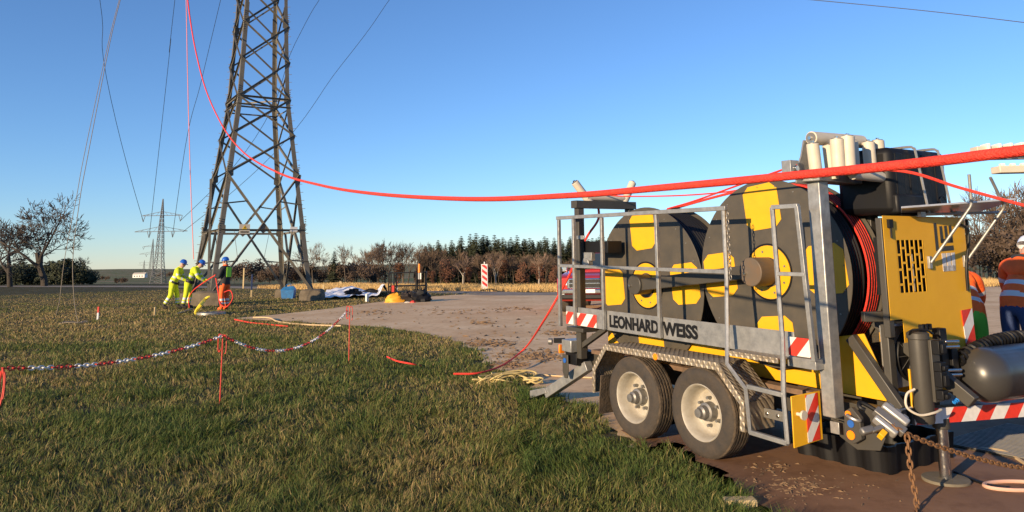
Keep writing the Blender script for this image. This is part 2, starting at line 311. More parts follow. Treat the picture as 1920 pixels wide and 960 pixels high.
# standing stubble on the strip beyond the road
def stubble_stalks(n=60000):
    c = smooth_pts(_s0, 12); P0 = np.array([[p.x, p.y] for p in c]); k = rng.integers(0, len(c)-1, n); t = rng.random((n, 1)); Q = P0[k]*(1-t)+P0[k+1]*t; D = P0[k+1]-P0[k]; D /= np.linalg.norm(D, axis=1, keepdims=True)
    o = np.round(rng.uniform(-3.4, 3.4, n)/0.62)*0.62+rng.normal(0, 0.07, n); Q = Q+np.stack([D[:, 1], -D[:, 0]], 1)*o[:, None]; z = height(Q[:, 0], Q[:, 1]); h = rng.uniform(0.10, 0.30, n); w = 0.016; a = rng.uniform(0, 3.14, n); lx = rng.normal(0, 0.08, n); ly = rng.normal(0, 0.08, n)
    V = np.zeros((n, 3, 3)); V[:, 0] = np.stack([Q[:, 0]-np.cos(a)*w, Q[:, 1]-np.sin(a)*w, z], 1); V[:, 1] = np.stack([Q[:, 0]+np.cos(a)*w, Q[:, 1]+np.sin(a)*w, z], 1); V[:, 2] = np.stack([Q[:, 0]+lx, Q[:, 1]+ly, z+h], 1)
    me = bpy.data.meshes.new('stubble'); me.from_pydata(V.reshape(-1, 3).tolist(), [], np.arange(n*3).reshape(-1, 3).tolist()); me.materials.append(mat('stubble_stalk', (0.62, 0.42, 0.17), 0.9, 0, var=0.3, scale=0.5)); tag(obj('stubble', me), 'golden maize stubble standing in the strip beyond the road', 'stubble', kind='stuff')
stubble_stalks()
# dirt and straw crumbs on the pad
b = MB()
def crumb(x, y, s):
    h = s*random.uniform(0.3, 0.6); a = random.uniform(0, 6.28); ca, sa = math.cos(a), math.sin(a); l = s*random.uniform(0.8, 2.2)
    P = [(-l, 0, 0), (0, -s*0.6, 0), (l, 0, 0), (0, s*0.6, 0), (0.1*l, 0, h)]
    b.add([(x+p*ca-q*sa, y+p*sa+q*ca, 0.0126+r) for p, q, r in P], [(0, 1, 4), (1, 2, 4), (2, 3, 4), (3, 0, 4)])
for cx, cy, rx, ry, n_ in ((905, 606, 15, 3, 60), (920, 645, 40, 7, 220), (1000, 668, 60, 9, 420), (960, 685, 25, 5, 120), (950, 580, 40, 4, 60), (1050, 626, 30, 4, 90), (985, 580, 10, 2, 40), (700, 586, 50, 4, 60), (860, 584, 40, 5, 40), (1490, 915, 60, 18, 160), (1560, 930, 120, 25, 60), (1400, 935, 30, 10, 80), (1440, 880, 40, 15, 60), (1000, 610, 200, 30, 120), (800, 590, 200, 15, 90)):
    for _ in range(n_):
        g_ = gnd(cx+random.gauss(0, rx*0.6), cy+random.gauss(0, ry*0.6))
        if g_.y < 60: crumb(g_.x, g_.y, random.uniform(0.008, 0.03)*min(2, g_.y/9))
o = b.build('dirt', mat('mud_crumbs', (0.24, 0.145, 0.07), 0.95, 0, col2=(0.14, 0.09, 0.05), scale=20)); tag(o, 'crumbs of brown mud and straw scattered on the matting', 'mud', kind='stuff')
# ------------------------------------------------------------------ grass
def vnoise(X, Y, s, seed):
    g = np.random.default_rng(seed).random((257, 257)); x = (X/s) % 256; y = (Y/s) % 256; i = x.astype(int); j = y.astype(int); a = x-i; c = y-j
    a = a*a*(3-2*a); c = c*c*(3-2*c); return (g[i, j]*(1-a)+g[i+1, j]*a)*(1-c)+(g[i, j+1]*(1-a)+g[i+1, j+1]*a)*c
def make_grass(N, d0, d1, azr):
    d = np.exp(rng.uniform(math.log(d0), math.log(d1), N)); a = rng.uniform(azr[0], azr[1], N); X = d*np.sin(a); Y = d*np.cos(a)
    # gather blades into tufts
    tx = vnoise(X, Y, 0.09, 3)-0.5; ty = vnoise(X, Y, 0.09, 4)-0.5; X = X+tx*0.10; Y = Y+ty*0.10
    jx = X+(vnoise(X, Y, 0.35, 8)-0.5)*0.45; jy = Y+(vnoise(X, Y, 0.35, 9)-0.5)*0.45
    keep = ~inpoly(jx, jy, PADXY)
    az_ = np.arctan2(X, Y); keep &= np.hypot(X, Y) < np.interp(az_, _ra, _rd)-1.6
    c1 = vnoise(X, Y, 0.75, 21); c2 = vnoise(X, Y, 0.22, 22); c3 = vnoise(X, Y, 3.1, 23)
    keep &= rng.random(N) < 0.35+0.9*(0.5*c1+0.5*c2)
    sel = np.where(keep)[0]; X, Y, d, c1, c2, c3 = [q[sel] for q in (X, Y, d, c1, c2, c3)]; n = len(sel)
    lush = np.clip(0.55*c1+0.45*c2, 0, 1)
    H = (0.035+0.085*lush**1.3)*rng.uniform(0.5, 1.35, n)*np.clip(1.15-0.012*d, 0.55, 1); wd_ = 0.0021*np.clip(d/5, 0.85, 6)**0.85*rng.uniform(0.7, 1.4, n)
    la = rng.uniform(0, 2*math.pi, n)*0.6+(vnoise(X, Y, 0.5, 31)*9.0); lean = rng.uniform(0.25, 1.25, n)
    lx = np.cos(la)*lean*H; ly = np.sin(la)*lean*H; fa = rng.uniform(0, math.pi, n); wx = np.cos(fa)*wd_; wy = np.sin(fa)*wd_
    Hz = H*np.clip(1.15-0.45*lean, 0.35, 1)
    P = np.zeros((n, 5, 3), np.float32)
    P[:, 0] = np.stack([X-wx, Y-wy, 0*X], 1); P[:, 1] = np.stack([X+wx, Y+wy, 0*X], 1)
    P[:, 2] = np.stack([X+lx*0.35-wx*0.8, Y+ly*0.35-wy*0.8, Hz*0.65], 1); P[:, 3] = np.stack([X+lx*0.35+wx*0.8, Y+ly*0.35+wy*0.8, Hz*0.65], 1)
    P[:, 4] = np.stack([X+lx, Y+ly, Hz], 1)
    tri = np.array([[0, 1, 3], [0, 3, 2], [2, 3, 4]], np.int32); I = (np.arange(n, dtype=np.int32)*5)[:, None, None]+tri[None]
    me = bpy.data.meshes.new('grass'); me.vertices.add(n*5); me.vertices.foreach_set('co', P.ravel()); me.loops.add(n*9); me.loops.foreach_set('vertex_index', I.ravel())
    me.polygons.add(n*3); me.polygons.foreach_set('loop_start', np.arange(0, n*9, 3, dtype=np.int32)); me.update(calc_edges=True)
    green = np.array([0.058, 0.094, 0.020]); olive = np.array([0.125, 0.132, 0.036]); straw = np.array([0.30, 0.215, 0.095])
    t = np.clip(rng.normal(0.40, 0.31, n)+(c3-0.5)*0.5+(0.45-c1)*0.55+np.clip((d-9)/35, 0, 0.42), 0, 1)[:, None]
    C = np.where(t < 0.5, green*(1-t*2)+olive*t*2, olive*(2-t*2)+straw*(t*2-1))*rng.uniform(0.8, 1.65, (n, 1))
    at = me.color_attributes.new('tint', 'FLOAT_COLOR', 'POINT'); A = np.ones((n, 5, 4), np.float32); A[:, :, :3] = C[:, None, :]; at.data.foreach_set('color', A.ravel())
    m = bpy.data.materials.new('grass_blades'); m.use_nodes = True; nn = m.node_tree.nodes; l = m.node_tree.links; p = nn['Principled BSDF']; p.inputs['Roughness'].default_value = 0.65; p.inputs['Specular IOR Level'].default_value = 0.25
    vc = nn.new('ShaderNodeVertexColor'); vc.layer_name = 'tint'; l.new(vc.outputs[0], p.inputs['Base Color'])
    tr_ = nn.new('ShaderNodeBsdfTranslucent'); l.new(vc.outputs[0], tr_.inputs[0]); mx = nn.new('ShaderNodeMixShader'); mx.inputs[0].default_value = 0.3
    l.new(p.outputs[0], mx.inputs[1]); l.new(tr_.outputs[0], mx.inputs[2]); l.new(mx.outputs[0], nn['Material Output'].inputs[0])
    me.materials.append(m); return tag(obj('grass', me), 'meadow grass, green and straw yellow, growing up to the brown pad', 'grass', kind='stuff')
make_grass(720000, 3.6, 62, (-0.78, 0.50))
# ------------------------------------------------------------------ the reel trailer
TRL = thing('reel_trailer', 'grey twin-axle reel trailer with galvanised railing and lettered side plate', 'trailer', TO, rot=TROT)
def tp(mb, name, m, bev=0.003, parent=None, ang=40): return mb.build(name, m, parent or TRL, bev, ang=ang)
# wheels
def wheel_mesh():
    r = 0.345; h = 0.105
    prof = [(0.205, -0.088), (0.215, -0.098), (0.27, -h-0.004), (0.315, -h), (0.335, -0.092), (0.345, -0.08)]
    for g in (-0.048, -0.016, 0.016, 0.048): prof += [(0.347, g-0.008), (0.334, g-0.006), (0.334, g+0.006), (0.347, g+0.008)]
    prof += [(0.345, 0.08), (0.335, 0.092), (0.315, h), (0.27, h+0.004), (0.215, 0.098), (0.205, 0.088)]
    t = MB().lathe(prof, (0, 0, 0), (0, 1, 0), 48)
    rim = MB().lathe([(0.222, -0.094), (0.214, -0.104), (0.206, -0.098), (0.196, -0.07), (0.185, -0.03), (0.178, 0.02), (0.165, 0.032), (0.12, 0.018), (0.07, 0.012), (0.0, 0.012)], (0, 0, 0), (0, 1, 0), 40)
    hub = MB().lathe([(0.075, 0.013), (0.07, -0.05), (0.052, -0.056), (0.050, -0.10), (0.036, -0.112), (0.034, -0.135), (0.0, -0.137)], (0, 0, 0), (0, 1, 0), 20)
    return t.mesh('tyre', M_RUB, 30), rim.mesh('rim', M_RIM, 40), hub.mesh('hub', M_DSTEEL, 40)
TY, RI, HU = wheel_mesh(); TY.materials.append(M_MUDTREAD)
for p_ in TY.polygons:
    if p_.center.xz.length > 0.325: p_.material_index = 1
NUT = MB().cyl((0, -0.03, 0), (0, 0.01, 0), 0.013, n=6).mesh('lug_nut', M_DSTEEL)
for uu in (-0.56, 0.27):
    for ww in (0.105, 1.46):
        wz = 0.345+uu*math.sin(_t)+0.002
        wh = obj('wheel', TY, TRL, (uu, ww, wz), rot=(0, uu*2, 0 if ww < 1 else math.pi)); obj('rim', RI, wh); obj('hub', HU, wh)
        for k in range(6): a = k*math.pi/3; obj('lug_nut', NUT, wh, (0.105*math.cos(a), 0.0, 0.105*math.sin(a)))
    tp(MB().cyl((uu, 0.15, 0.345+uu*0.026), (uu, 1.42, 0.345+uu*0.026), 0.035), 'axle', M_GREY)
# fenders: folded chequer plate with a lip
for w0, w1, lip in ((-0.01, 0.31, -0.01), (1.27, 1.59, 1.59)):
    P = [(-1.12, 0.29), (-1.11, 0.51), (-0.92, 0.745), (0.48, 0.755), (0.73, 0.51), (0.72, 0.30)]; b = MB()
    for i in range(len(P)-1):
        (a0, z0), (a1, z1) = P[i], P[i+1]; dx, dz = a1-a0, z1-z0; ln = math.hypot(dx, dz); nx, nz = -dz/ln, dx/ln; q = 0.006; lp = 0.05
        b.add([(a0, w0, z0), (a1, w0, z1), (a1, w1, z1), (a0, w1, z0), (a0+nx*q, w0, z0+nz*q), (a1+nx*q, w0, z1+nz*q), (a1+nx*q, w1, z1+nz*q), (a0+nx*q, w1, z0+nz*q)], [(0, 1, 2, 3), (7, 6, 5, 4), (0, 4, 5, 1), (1, 5, 6, 2), (2, 6, 7, 3), (3, 7, 4, 0)])
    tp(b, 'fender', M_CHK, 0)
    inner = [(-1.085, 0.29), (-1.075, 0.495), (-0.905, 0.70), (0.46, 0.705), (0.69, 0.49), (0.68, 0.30)]
    b = MB()
    for i in range(len(P)-1):
        poly = [(P[i][0], lip, P[i][1]), (P[i+1][0], lip, P[i+1][1]), (inner[i+1][0], lip, inner[i+1][1]), (inner[i][0], lip, inner[i][1])]
        b.prism(poly, (0, 0.005 if lip < 1 else -0.005, 0))
    tp(b, 'fender_lip', M_CHK, 0)
tp(MB().cyl((-0.22, -0.018, 0.722), (-0.22, -0.008, 0.722), 0.028), 'side_reflector', M_ORANGE)
tp(MB().bx(0.60, 0.93, 0.20, 0.215, 0.38, 0.45), 'fender_bracket', M_DSTEEL)
for k in range(3): tp(MB().cyl((0.66+k*0.1, 0.19, 0.415), (0.66+k*0.1, 0.205, 0.415), 0.016, n=6), 'bolt', M_STEEL)
tp(MB().box((-1.04, 0.16, 0.28), (0.012, 0.30, 0.36), Matrix.Rotation(R(8), 3, 'Y')), 'mud_flap', M_MUDTREAD)
# chassis
tp(MB().bx(-1.95, 1.55, 0.46, 0.56, 0.40, 0.55).bx(-1.95, 1.55, 1.0, 1.10, 0.40, 0.55).bx(-1.9, -1.8, 0.56, 1.0, 0.42, 0.53).bx(-0.2, -0.1, 0.56, 1.0, 0.42, 0.53).bx(1.42, 1.52, 0.56, 1.0, 0.42, 0.53), 'chassis', M_GREY)
tp(MB().bx(-1.6, 1.20, 0.34, 0.45, 0.56, 0.60), 'deck_plate', mat('muddy_deck', (0.22, 0.13, 0.075), 0.85, 0, col2=(0.09, 0.06, 0.04)))
# yellow side skirts under the reels
SK = [(-0.55, 0.60), (0.55, 0.58), (1.53, 0.575), (1.33, 1.02), (1.12, 0.98), (1.05, 0.75), (0.55, 0.66), (0.0, 0.75), (-0.3, 0.84), (-0.6, 0.80)]
tp(MB().prism([(a, 0.60, c) for a, c in SK], (0, 0.012, 0)), 'side_skirt', M_YEL)
tp(MB().prism([(a, 1.0, c) for a, c in SK], (0, 0.012, 0)), 'side_skirt', M_YEL)
tp(MB().bx(-1.65, -0.57, 0.60, 0.612, 0.60, 0.80), 'side_skirt', M_YEL)
# galvanised walkway, kick plate, railing
tp(MB().bx(-1.83, 1.05, 0.195, 0.203, 0.845, 1.03), 'side_plate', M_GALV, 0.0015)
tp(MB().bx(-1.83, 0.56, 0.204, 0.56, 0.845, 0.855), 'walkway', M_GALV, 0)
tp(MB().bx(0.52, 1.02, 0.05, 0.56, 0.845, 0.853).bx(0.52, 1.02, 0.044, 0.05, 0.82, 0.856), 'step_tread', M_CHK, 0)
tp(MB().bx(-1.84, -1.55, 0.204, 0.56, 0.78, 0.82), 'walkway_bracket', M_GREY)
tp(MB().bx(-1.82, -1.30, 0.186, 0.193, 0.85, 0.975), 'hazard_board', M_STRIPE)
tp(MB().bx(1.02, 1.23, 0.16, 0.168, 0.87, 1.0), 'hazard_board', M_STRIPE)
tp(MB().bx(1.0, 1.24, 0.17, 0.42, 0.79, 0.86), 'step_bracket', M_GALV)
def letters(body, size, loc, name, m, parent, rot, ext=0.0015, sx=1.0):
    c = bpy.data.curves.new(name, 'FONT'); c.body = body; c.size = size; c.extrude = ext; c.align_x = 'LEFT'; c.resolution_u = 4; c.offset = 0.0065
    t = bpy.data.objects.new(name, c); COL.objects.link(t); dg = bpy.context.evaluated_depsgraph_get(); dg.update()
    me_ = bpy.data.meshes.new_from_object(t.evaluated_get(dg)); bpy.data.objects.remove(t); me_.materials.clear(); me_.materials.append(m)
    return obj(name, me_, parent, loc, rot, (sx, 1, 1))
pl = L(1153, 621, 0.19)
_t1 = letters('LEONHARD', 0.150, (-1.10, 0.1925, 0.884), 'lettering', M_BLK, TRL, (R(90), 0, 0), sx=0.94)
_w1 = max(v.co.x for v in _t1.data.vertices); _t1.scale.x = 0.70/_w1
_t2 = letters('WEISS', 0.150, (-0.335, 0.1925, 0.884), 'lettering', M_BLK, TRL, (R(90), 0, 0))
_w2 = max(v.co.x for v in _t2.data.vertices); _t2.scale.x = 0.42/_w2
def rect(mb, a, b, s=0.032): return mb.bar(a, b, s, s)
tp(rect(MB(), (-1.93, 0.17, 1.95), (0.49, 0.17, 1.95), 0.036), 'top_rail', M_GALV)
tp(rect(MB(), (-1.90, 0.17, 1.445), (0.47, 0.17, 1.445)), 'middle_rail', M_GALV)
for a, z0 in ((-1.90, 0.82), (-1.63, 0.845), (-1.15, 0.85), (-0.35, 0.85)): tp(rect(MB(), (a, 0.17, z0), (a, 0.17, 1.93)), 'rail_post', M_GALV)
tp(MB().tube([(0.475, 0.15, 1.93), (0.475, 0.15, 1.4), (0.52, 0.08, 1.01), (0.55, 0.03, 0.76), (0.75, 0.0, 0.61), (0.77, 0.0, 0.31), (1.10, 0.0, 0.30)], 0.018, 6), 'ladder_rail', M_GALV, 0)
tp(MB().tube([(1.03, 0.07, 1.93), (1.05, 0.07, 1.0), (1.09, 0.0, 0.62), (1.10, 0.0, 0.30)], 0.018, 6), 'ladder_rail', M_GALV, 0)
tp(rect(MB(), (0.77, 0.0, 0.63), (1.09, 0.0, 0.62)), 'rung', M_GALV); tp(rect(MB(), (0.77, 0.0, 0.31), (1.10, 0.0, 0.302)), 'rung', M_GALV)
tp(rect(MB(), (1.25, 0.07, 1.93), (1.27, 0.12, 0.86)), 'rail_post', M_GALV); tp(rect(MB(), (1.03, 0.07, 1.93), (1.26, 0.07, 1.93)), 'top_rail', M_GALV); tp(rect(MB(), (1.04, 0.07, 1.45), (1.26, 0.09, 1.45), 0.028), 'middle_rail', M_GALV)
# short safety chain on the railing
LK = MB().tube([(0.011*math.cos(t), 0, 0.02*math.sin(t)) for t in [k*math.pi/5 for k in range(10)]], 0.0035, 5, True).mesh('chain_link', M_DSTEEL)
for k in range(17): obj('chain_link', LK, TRL, (0.515, 0.15, 1.90-k*0.031), rot=(0, 0, (k % 2)*math.pi/2))
# contour marker plate under the ladder
tp(MB().prism([(1.145, 0.0, 0.62), (1.145, 0.0, 0.28), (1.15, 0.30, 0.30), (1.15, 0.30, 0.63)], (0.008, 0, 0)), 'marker_plate', M_YELP)
b = MB(); Pm = [(1.157, 0.14, 0.615), (1.157, 0.14, 0.30), (1.157, 0.27, 0.305), (1.157, 0.27, 0.62)]; b.prism(Pm, (0.003, 0, 0))
tp(b, 'reflector_strip', stripes('reflector_strip', (0.78, 0.05, 0.03), (0.82, 0.80, 0.76), 0.115, -1.3, ('Z', 'Y'), off=0.2), 0)
tp(MB().cyl((1.15, 0.05, 0.50), (1.20, 0.05, 0.50), 0.012).cyl((1.20, 0.05, 0.50), (1.215, 0.05, 0.50), 0.032), 'knob', M_CREAM, 0)
# portals: rear (grey) and front (galvanised near post, grey far post)
tp(MB().bar((-1.72, 0.31, 0.50), (-1.72, 0.31, 2.05), 0.075, 0.075), 'portal_post', M_GREY); tp(MB().bar((-1.72, 1.0, 0.50), (-1.72, 1.0, 2.05), 0.075, 0.075), 'portal_post', M_GREY)
tp(MB().bx(-1.77, -1.67, 0.24, 1.06, 2.05, 2.13), 'portal_beam', M_GREY)
tp(MB().bar((-1.72, 0.31, 0.62), (-1.30, 0.31, 0.84), 0.05, 0.05), 'portal_brace', M_GREY)
tp(MB().cyl((-1.78, 0.31, 0.60), (-1.78, 0.31, 0.80), 0.022), 'gas_strut', M_STEEL, 0)
def roller(a, c, r=0.042, core=True):
    a = Vector(a); c = Vector(c); d = (c-a).normalized(); o_ = tp(MB().cyl(a, c, r, n=18), 'guide_roller', M_CREAM, 0.004)
    MB().cyl(c, c+d*0.006, r*0.82, n=14).build('end_cap', M_DSTEEL, o_); MB().cyl(c+d*0.004, c+d*0.022, r*0.28, n=6).build('bolt', M_STEEL, o_)
roller((-1.72, 0.46, 2.11), (-1.76, 0.29, 2.33)); roller((-1.72, 0.92, 2.11), (-1.72, 1.06, 2.35)); roller((-1.72, 0.40, 2.165), (-1.72, 0.92, 2.165), 0.035)
tp(MB().bx(-1.70, -1.28, 0.34, 0.52, 1.58, 1.70), 'winch_housing', M_BLK); tp(MB().cyl((-1.62, 0.30, 1.47), (-1.62, 0.36, 1.47), 0.06), 'pulley', M_GALV, 0.004)
tp(MB().bx(-1.67, -1.52, 0.31, 0.36, 1.50, 1.585), 'pulley_bracket', M_GALV); tp(MB().bx(-1.71, -1.58, 0.26, 0.275, 1.72, 1.76), 'clamp', M_GALV)
tp(MB().bar((1.25, 0.31, 0.47), (1.25, 0.31, 2.13), 0.105, 0.105), 'portal_post', M_GALV, 0.008); tp(MB().bar((1.14, 1.05, 0.60), (1.14, 1.05, 2.10), 0.10, 0.10), 'portal_post', M_GREY, 0.006)
tp(MB().bar((1.26, 0.20, 2.15), (1.14, 1.12, 2.15), 0.17, 0.08), 'portal_beam', M_GALV, 0.005)
tp(MB().prism([(1.20, 0.13, 2.18), (1.20, 0.20, 2.30), (1.20, 0.24, 2.42), (1.20, 0.30, 2.42), (1.20, 0.34, 2.22), (1.20, 0.46, 2.2), (1.20, 0.46, 2.10), (1.20, 0.13, 2.10)], (0.012, 0, 0)), 'roller_bracket', M_GALV)
tp(MB().bx(1.16, 1.24, 0.04, 0.13, 2.14, 2.26), 'clevis', M_GALV); tp(MB().cyl((1.14, 0.09, 2.20), (1.26, 0.09, 2.20), 0.024, n=6), 'bolt', M_STEEL)
for w_ in (0.20, 0.42): tp(MB().cyl((1.18, w_, 2.16), (1.215, w_, 2.16), 0.026, n=6), 'bolt', M_STEEL)
roller((1.26, 0.86, 2.44), (1.26, 0.26, 2.43), 0.05)
for a in ((1.30, 0.22, 2.13, 2.38), (1.30, 0.40, 2.13, 2.38)): roller((a[0], a[1]+0.02, a[2]), (a[0]-0.0, a[1], a[3]), 0.045)
roller((1.40, 0.36, 2.15), (1.40, 0.36, 2.41), 0.048); roller((1.44, 0.42, 2.15), (1.44, 0.43, 2.43), 0.048); roller((1.34, 0.62, 2.15), (1.34, 0.62, 2.42), 0.045)
roller((1.36, 0.80, 2.15), (1.36, 0.79, 2.42), 0.047); roller((1.36, 0.91, 2.15), (1.36, 0.91, 2.44), 0.047); roller((1.42, 0.48, 2.16), (1.42, 0.92, 2.15), 0.04)
# arm linking the two reel axles
AL = Vector((-0.954, 0.44, 1.277)); AR = Vector((0.52, 0.42, 1.440))
tp(MB().bar(AL+Vector((0.05, 0, 0)), AR-Vector((0.05, 0, 0)), 0.05, 0.11), 'axle_arm', M_GREY, 0.006)
tp(MB().cyl(AL+Vector((0, -0.05, 0)), AL+Vector((0, 0.14, 0)), 0.095, n=24), 'bearing_cap', M_GREY, 0.006); tp(MB().cyl(AR+Vector((0, -0.05, 0)), AR+Vector((0, 0.16, 0)), 0.115, n=24), 'bearing_cap', mat('bearing_grey', (0.10, 0.085, 0.068), 0.5, 0, col2=(0.13, 0.085, 0.05), scale=9), 0.006)
for A_ in (AL, AR): tp(MB().cyl(A_+Vector((-0.05, -0.07, -0.01)), A_+Vector((-0.05, -0.05, -0.01)), 0.014, n=6), 'bolt', M_STEEL, 0)
# rear coupling, lamp bracket, stabiliser leg
tp(MB().bx(-1.93, -1.76, 0.20, 0.42, 0.56, 0.68), 'coupling_box', M_GALV, 0.006); tp(MB().bx(-1.98, -1.78, 0.28, 0.40, 0.42, 0.55), 'coupling_box', M_BLK, 0.006)
tp(MB().bar((-1.95, 0.26, 0.66), (-2.02, 0.16, 0.66), 0.03, 0.05), 'lamp_arm', M_BLK); tp(MB().cyl((-2.03, 0.15, 0.65), (-2.06, 0.12, 0.65), 0.034), 'round_lamp', M_DSTEEL, 0.004); tp(MB().bx(-1.99, -1.965, 0.20, 0.26, 0.53, 0.62), 'marker_lamp', M_ORANGE)
tp(MB().prism([(-1.98, 0.24, 0.52), (-1.98, 0.24, 0.34), (-1.95, 0.24, 0.28), (-1.90, 0.24, 0.28), (-1.88, 0.24, 0.34), (-1.88, 0.24, 0.52)], (0, 0.012, 0)), 'tow_lug', M_GREY); tp(MB().cyl((-1.93, 0.232, 0.46), (-1.93, 0.238, 0.46), 0.026), 'round_sticker', M_BLUE, 0)
zg = lambda u: u*math.sin(_t)
tp(MB().bar((-1.72, 0.40, 0.42), (-2.42, 0.34, 0.10+zg(-2.42)), 0.10, 0.10), 'stabiliser_leg', M_GALV, 0.006)
tp(MB().prism([(-2.36, 0.28, 0.12+zg(-2.3)), (-2.70, 0.28, 0.015+zg(-2.7)), (-2.70, 0.28, 0.10+zg(-2.7)), (-2.40, 0.28, 0.17+zg(-2.4))], (0, 0.16, 0)), 'stabiliser_foot', M_GALV)
# ---- front: cabinet
UC = 1.60
cw0, cw1 = 0.52, 1.55; gwL, gwR = 0.58, 1.2
tp(MB().bx(1.54, UC-0.012, cw0, gwL, 1.02, 1.84).bx(1.54, UC-0.012, gwR, cw1, 0.62, 1.84).bx(1.545, UC-0.014, gwL, gwR, 1.775, 1.84), 'cabinet_frame', M_GREY, 0.006)
# front door of the cabinet with an open grille: plate built round the slots
def face(px, py): q = LU(px, py, UC); return q[1], q[2]
vent = []
zx, zy = 200/1067, 180/960
def zf(x, y): return face(1640+x*zx, 380+y*zy)
tl = zf(205, 380); tr2 = zf(480, 366); bl = zf(255, 910); br = zf(525, 880)
gw0 = min(tl[0], bl[0])+0.01; gw1 = (tr2[0]+br[0])/2; gz1 = (tl[1]+tr2[1])/2; gz0 = (bl[1]+br[1])/2
NC = 6; cwid = (gw1-gw0)/NC; bars = 0.22*cwid
cells = []
for c in range(NC):
    edges = [gz0, gz0+0.115*(gz1-gz0)] if c % 2 == 0 else [gz0]
    x0 = gw0+c*cwid; nrow = 3.55; ch = (gz1-gz0)/nrow; zz = gz0+(0.55*ch if c % 2 == 0 else 0); zs = [gz0]
    if c % 2 == 0: zs.append(zz)
    zq = zz
    while zq+ch < gz1-0.25*ch: zq += ch; zs.append(zq)
    zs.append(gz1)
    for i in range(len(zs)-1): cells.append((x0+bars/2, x0+cwid-bars/2, zs[i]+0.008, zs[i+1]-0.008))
ptop = face(1660, 406)[1]; b = MB(); U0 = UC-0.010
def plate(mb, w0, w1, z0, z1, th=0.003, u0=UC-0.003): mb.bx(u0, u0+th, w0, w1, z0, z1)
pz1 = 1.855
b2 = [(cw0, 0, 1.02), ]
plate(b, cw0, gw0, 1.14, pz1); plate(b, gw0, gw1, gz1, pz1); plate(b, gw0, gw1, 1.14, gz0); plate(b, gw1, cw1, 0.60, pz1)
plate(b, 0.66, gw1, 0.98, 1.14)
xs = [gw0+c*cwid for c in range(NC+1)]
for c in range(NC+1): plate(b, xs[c]-bars/2, xs[c]+bars/2, gz0, gz1)
for (x0, x1, z0, z1) in cells:
    if z1 < gz1-0.02: plate(b, x0, x1, z1, z1+0.016)
door = tp(b, 'cabinet_door', M_YELP, 0)
tp(MB().bx(1.44, 1.52, gw0-0.02, gw1+0.02, gz0-0.02, gz1+0.02), 'radiator', M_BLK, 0, door)
tp(MB().bx(1.55, 1.553, gw0+4.2*cwid, gw0+4.8*cwid, gz0, gz1-0.1), 'radiator_strip', M_CREAM, 0, door)
def mark(corners, m):
    pts = [zf(*c) for c in corners]; tp(MB().prism([(UC+0.001, a, z) for a, z in pts], (0.002, 0, 0)), 'logo_mark', m, 0, door)
LB = mat('logo_black', (0.035, 0.033, 0.028), 0.5); LW = mat('logo_white', (0.62, 0.61, 0.60), 0.5)
mark([(585, 205), (610, 202), (640, 482), (612, 484)], LB); mark([(650, 440), (783, 427), (789, 474), (655, 486)], LB)
mark([(643, 236), (668, 234), (688, 402), (660, 404)], LB); mark([(690, 232), (715, 230), (735, 400), (708, 402)], LB); mark([(736, 230), (760, 228), (780, 398), (753, 400)], LB); mark([(655, 365), (776, 355), (780, 398), (660, 404)], LB)
mark([(667, 508), (705, 505), (724, 684), (686, 688)], LW); mark([(715, 504), (752, 502), (770, 681), (734, 684)], LW); mark([(762, 501), (796, 498), (808, 678), (778, 681)], LW); mark([(682, 634), (805, 625), (808, 678), (686, 688)], LW)
b = MB(); s0 = LU(1803, 581, UC+0.006); tp(MB().prism([(UC+0.003, a, z) for a, z in (face(1801, 582), face(1821, 578), face(1831, 664), face(1813, 664))], (0.004, 0, 0)), 'hazard_strip', stripes('cabinet_strip', (0.80, 0.05, 0.03), (0.82, 0.80, 0.77), 0.13, -1.0, ('Z', 'Y'), off=0.35), 0)
tp(MB().bx(UC, UC+0.02, 0.565, 0.61, 1.77, 1.83), 'latch', M_BLK, 0, door); tp(MB().cyl((UC+0.012, 0.588, 1.77), (UC+0.012, 0.588, 1.70), 0.007), 'latch_pull', M_BLK, 0, door)
# bent tube frame hinged on the cabinet
for k, (foot, el, tip) in enumerate((((1746, 492), (1822, 385), (1817, 327)), ((1812, 490), (1884, 388), (1857, 333)))):
    f0 = Vector(LU(*foot, UC+0.02)); e0 = Vector(LU(*el, UC+0.28)); t0 = Vector(LU(*tip, UC+0.30))
    m0 = e0+(f0-e0)*0.18; m1 = e0+(t0-e0)*0.2
    tp(MB().tube(smooth_pts([f0, (f0+m0)/2, m0], 3)+smooth_pts([m0, e0*0.8+(m0+m1)*0.1, m1], 5)[1:]+[t0], 0.011, 10), 'prop_tube', M_GALV, 0)
    tp(MB().box(f0+Vector((-0.01, 0, 0)), (0.02, 0.035, 0.09)), 'hinge', M_GALV)
a0 = Vector(LU(1728, 402, UC+0.03)); a1 = Vector(LU(1885, 398, UC+0.20)); tp(MB().tube([a0, a1], 0.010, 8), 'prop_tube', M_GALV, 0)
tp(MB().box(a0, (0.03, 0.06, 0.04)), 'hinge', M_GALV); tp(MB().box(Vector(LU(1795, 401, UC+0.03)), (0.03, 0.06, 0.04)), 'hinge', M_GALV)
